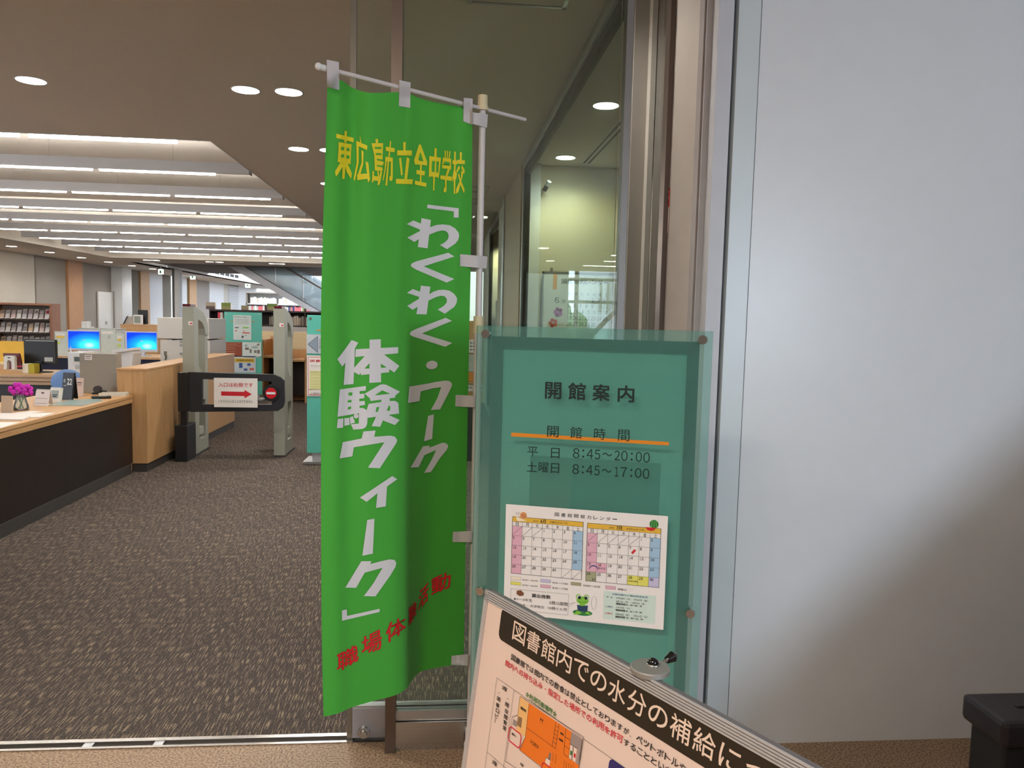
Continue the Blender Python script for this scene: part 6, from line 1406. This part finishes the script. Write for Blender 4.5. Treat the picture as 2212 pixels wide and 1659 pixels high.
# ---- stair with glass balustrade
YZ = 26.5
t = empty('staircase', (-5, YZ, 0), 'white staircase with glass balustrade and steel handrail rising to the upper left', 'stairs')
m_str = M('stair_white', (232, 232, 236), .6)
def lin_pt(p, q, x): return (x, p[1]+(q[1]-p[1])*(x-p[0])/(q[0]-p[0]))
loA, loB = (485, 572), (685, 680); upA, upB = (522, 573), (690, 672)
q = [lin_pt(loA, loB, 440), lin_pt(upA, upB, 478), lin_pt(upA, upB, 735), lin_pt(loA, loB, 730)]
q = [(430, 542), (468, 541), (742, 704), (735, 708)]
MB().prism([aty(x, y, YZ) for x, y in q], (0, .12, 0)).build('stringer', m_str, t)
MB().prism([aty(x, y, YZ) + Vector((0, 1.8, 0)) for x, y in q], (0, .12, 0)).build('stringer', m_str, t)
Pa = aty(430, 541, YZ); Pb = aty(735, 706, YZ); nst = 16
for k in range(nst):
    f = (k+.5)/nst; x = Pa.x+(Pb.x-Pa.x)*f; z = Pa.z+(Pb.z-Pa.z)*f; bx('tread', m_lgrey, t, x-.02, x+.32, YZ+.12, YZ+1.8, z+.22, z+.27)
us = [522, 595, 655, 715]
for k in range(len(us)-1):
    x0, x1 = us[k]+1, us[k+1]-1
    b0_, b1_ = lin_pt(upA, upB, x0), lin_pt(upA, upB, x1)
    q = [(x0, b0_[1]), (x1, b1_[1]), (x1, b1_[1]-62), (x0, b0_[1]-62)]
    MB().prism([aty(x, y, YZ+.05) for x, y in q], (0, .02, 0)).build('glass_pane', g_bal, t)
    MB().prism([aty(x, y, YZ+.05)+Vector((0, 1.8, 0)) for x, y in q], (0, .02, 0)).build('glass_pane', g_bal, t)
for x0 in us[1:]:
    y = lin_pt(upA, upB, x0)[1]; P1_ = aty(x0, y-4, YZ+.06); P2_ = aty(x0, y-56, YZ+.06)
    mb = MB(); mb.cyl(tuple(P1_), (P1_.x, P1_.y, P2_.z), .022, n=8); mb.build('baluster', m_alu, t)
    for dy in (-44, -6):
        A = aty(x0-6, y+dy-3, YZ); B = aty(x0+6, y+dy+4, YZ); mb = MB(); mb.cyl(tuple(A), tuple(B), .016, n=8); mb.build('clamp_arm', m_steel, t)
A = aty(500, 508, YZ-.02); B = aty(742, 652, YZ-.02); mb = MB(); mb.cyl(tuple(A), tuple(B), .026, n=10); mb.build('handrail', m_bronze, t)
A = lin_pt(upA, upB, 530); B = lin_pt(upA, upB, 700); MB().prism([aty(*A, YZ-.01), aty(A[0], A[1]-1.3, YZ-.01), aty(B[0], B[1]-1.3, YZ-.01), aty(*B, YZ-.01)], (0, .02, 0)).build('dark_channel', m_skirt, t)
# ---- whiteboard calendar on the rear wall of the glazed room
c3 = Cr(1140, 560, 10.055)
YWB = 7.30
PWB = Plane(aty(*c3(320, 260), YWB), (1, 0, 0), (0, 0, -1)); 
wb = empty('whiteboard_calendar', aty(*c3(800, 1500), YWB), 'whiteboard used as a June library calendar on the rear wall behind glass', 'whiteboard')
WW = 1.25; HH = .95
mb = MB(); PWB.slab(mb, .012, .012, WW-.012, HH-.012, .018, -.02); mb.build('board', M('whiteboard', (226, 230, 226), .25), wb)
mb = MB()
for r_ in ((0, 0, WW, .016), (0, HH-.016, WW, HH), (0, 0, .014, HH), (WW-.014, 0, WW, HH)): PWB.slab(mb, *r_, .026, -.022)
mb.build('frame', m_alu, wb)
mb = MB(); PWB.slab(mb, .075, -.035, .10, 0, .02, -.02); mb.build('hook', m_dgrey, wb)
mb = MB(); A = PWB.st(*c3(552, 315)); B = PWB.st(*c3(632, 655)); PWB.slab(mb, A[0], A[1], B[0], B[1], .002, .0); mb.build('orange_strip', M('orange_strip', (226, 160, 70), .6), wb)
mb = MB()
for i, ch_ in enumerate('図書館カレンダー'):
    x0 = 735+i*130; A = PWB.st(*c3(x0, 425+i*4)); B = PWB.st(*c3(x0+112, 535+i*4))
    if ch_ == 'ー': PWB.rect(mb, A[0], (A[1]+B[1])/2-.004, B[0], (A[1]+B[1])/2+.004, .002)
    else: PWB.text(mb, ch_, A[0], A[1], B[0], B[1], 0, .002)
A = PWB.st(*c3(590, 825)); B = PWB.st(*c3(675, 950)); PWB.text(mb, '6', A[0], A[1], B[0], B[1], 0, .002); A = PWB.st(*c3(738, 880)); B = PWB.st(*c3(805, 955)); PWB.text(mb, '月', A[0], A[1], B[0], B[1], 0, .002)
A0 = PWB.st(*c3(910, 1010)); dx_ = PWB.st(*c3(1040, 1010))[0]-A0[0]; dy_ = PWB.st(*c3(1040, 1145))[1]-A0[1]
for r in range(5):
    for q_ in range(7):
        d_ = r*7+q_-2
        if 1 <= d_ <= 30: [PWB.text(mb, dd, A0[0]+q_*dx_-.022+k_*.024+(.005 if dd == '1' else 0), A0[1]+(r-1)*dy_-.018, A0[0]+q_*dx_-.022+k_*.024+(.015 if dd == '1' else .020), A0[1]+(r-1)*dy_+.018, 0, .002) for k_, dd in enumerate(str(d_))]
for i, ch_ in enumerate('日月火水木金土'): PWB.text(mb, ch_, A0[0]+i*dx_-.014, A0[1]-2*dy_-.012, A0[0]+i*dx_+.014, A0[1]-2*dy_+.016, 0, .002)
mb.build('lettering', MATS['print_black'], wb)
def petals(cx_, cy_, nm, cols):
    for k in range(5):
        mb = MB(); a_ = k*1.2566-.6; A = PWB.st(*c3(cx_+62*math.cos(a_), cy_+62*math.sin(a_))); PWB.disc(mb, A[0], A[1], .018, .003); mb.build(nm, cols[k % 2], wb)
petals(658, 1145, 'purple_petal', (M('petal_purple', (156, 76, 150), .7), M('petal_lilac', (196, 110, 190), .7))); petals(550, 1380, 'red_petal', (M('petal_red', (206, 60, 50), .7), M('petal_pink', (222, 120, 100), .7)))
# ---- small shelf with red books in the second room
t = empty('wall_shelf', (1.0, 12.4, 1.2), 'small brown shelf with pink books in the far glazed room', 'shelf')
a, b, z0_, z1_ = pb(1073, 650, 1120, 702, 12.3)
m_sh = M('shelf_tan', (150, 124, 104), .6)
bx('side_board', m_sh, t, a, a+.03, 12.3, 12.6, 0, z1_); bx('side_board', m_sh, t, b-.03, b, 12.3, 12.6, 0, z1_); bx('top_board', m_sh, t, a, b, 12.3, 12.6, z1_-.1, z1_); bx('back_board', m_sh, t, a+.03, b-.03, 12.57, 12.6, 0, z1_-.1)
zz = aty(1090, 690, 12.3).z; bx('shelf', m_dsh, t, a+.03, b-.03, 12.3, 12.57, zz-.08, zz)
for k in range(6):
    x = a+.04+k*.035; book(x, 12.33, zz, .03, .19, .16, M('pink_spine', (216, 80, 100), .6) if k else pale[0], 'slim pink book on the brown shelf in the far glazed room' if k else 'cream book left of the pink ones in the far glazed room', 'books in the far glazed room')
# brown hat-like basket on top
c = aty(1084, 648, 12.4); t = empty('brown_basket', (c.x, 12.42, z1_), 'small brown cone-shaped basket on top of the brown shelf', 'basket'); mb = MB(); mb.lathe([(0, .001), (.11, .001), (.10, .02), (.03, .07), (0, .075)], (c.x+.03, 12.42, z1_), 18); mb.build('weave', M('basket_brown', (122, 84, 64), .8), t)
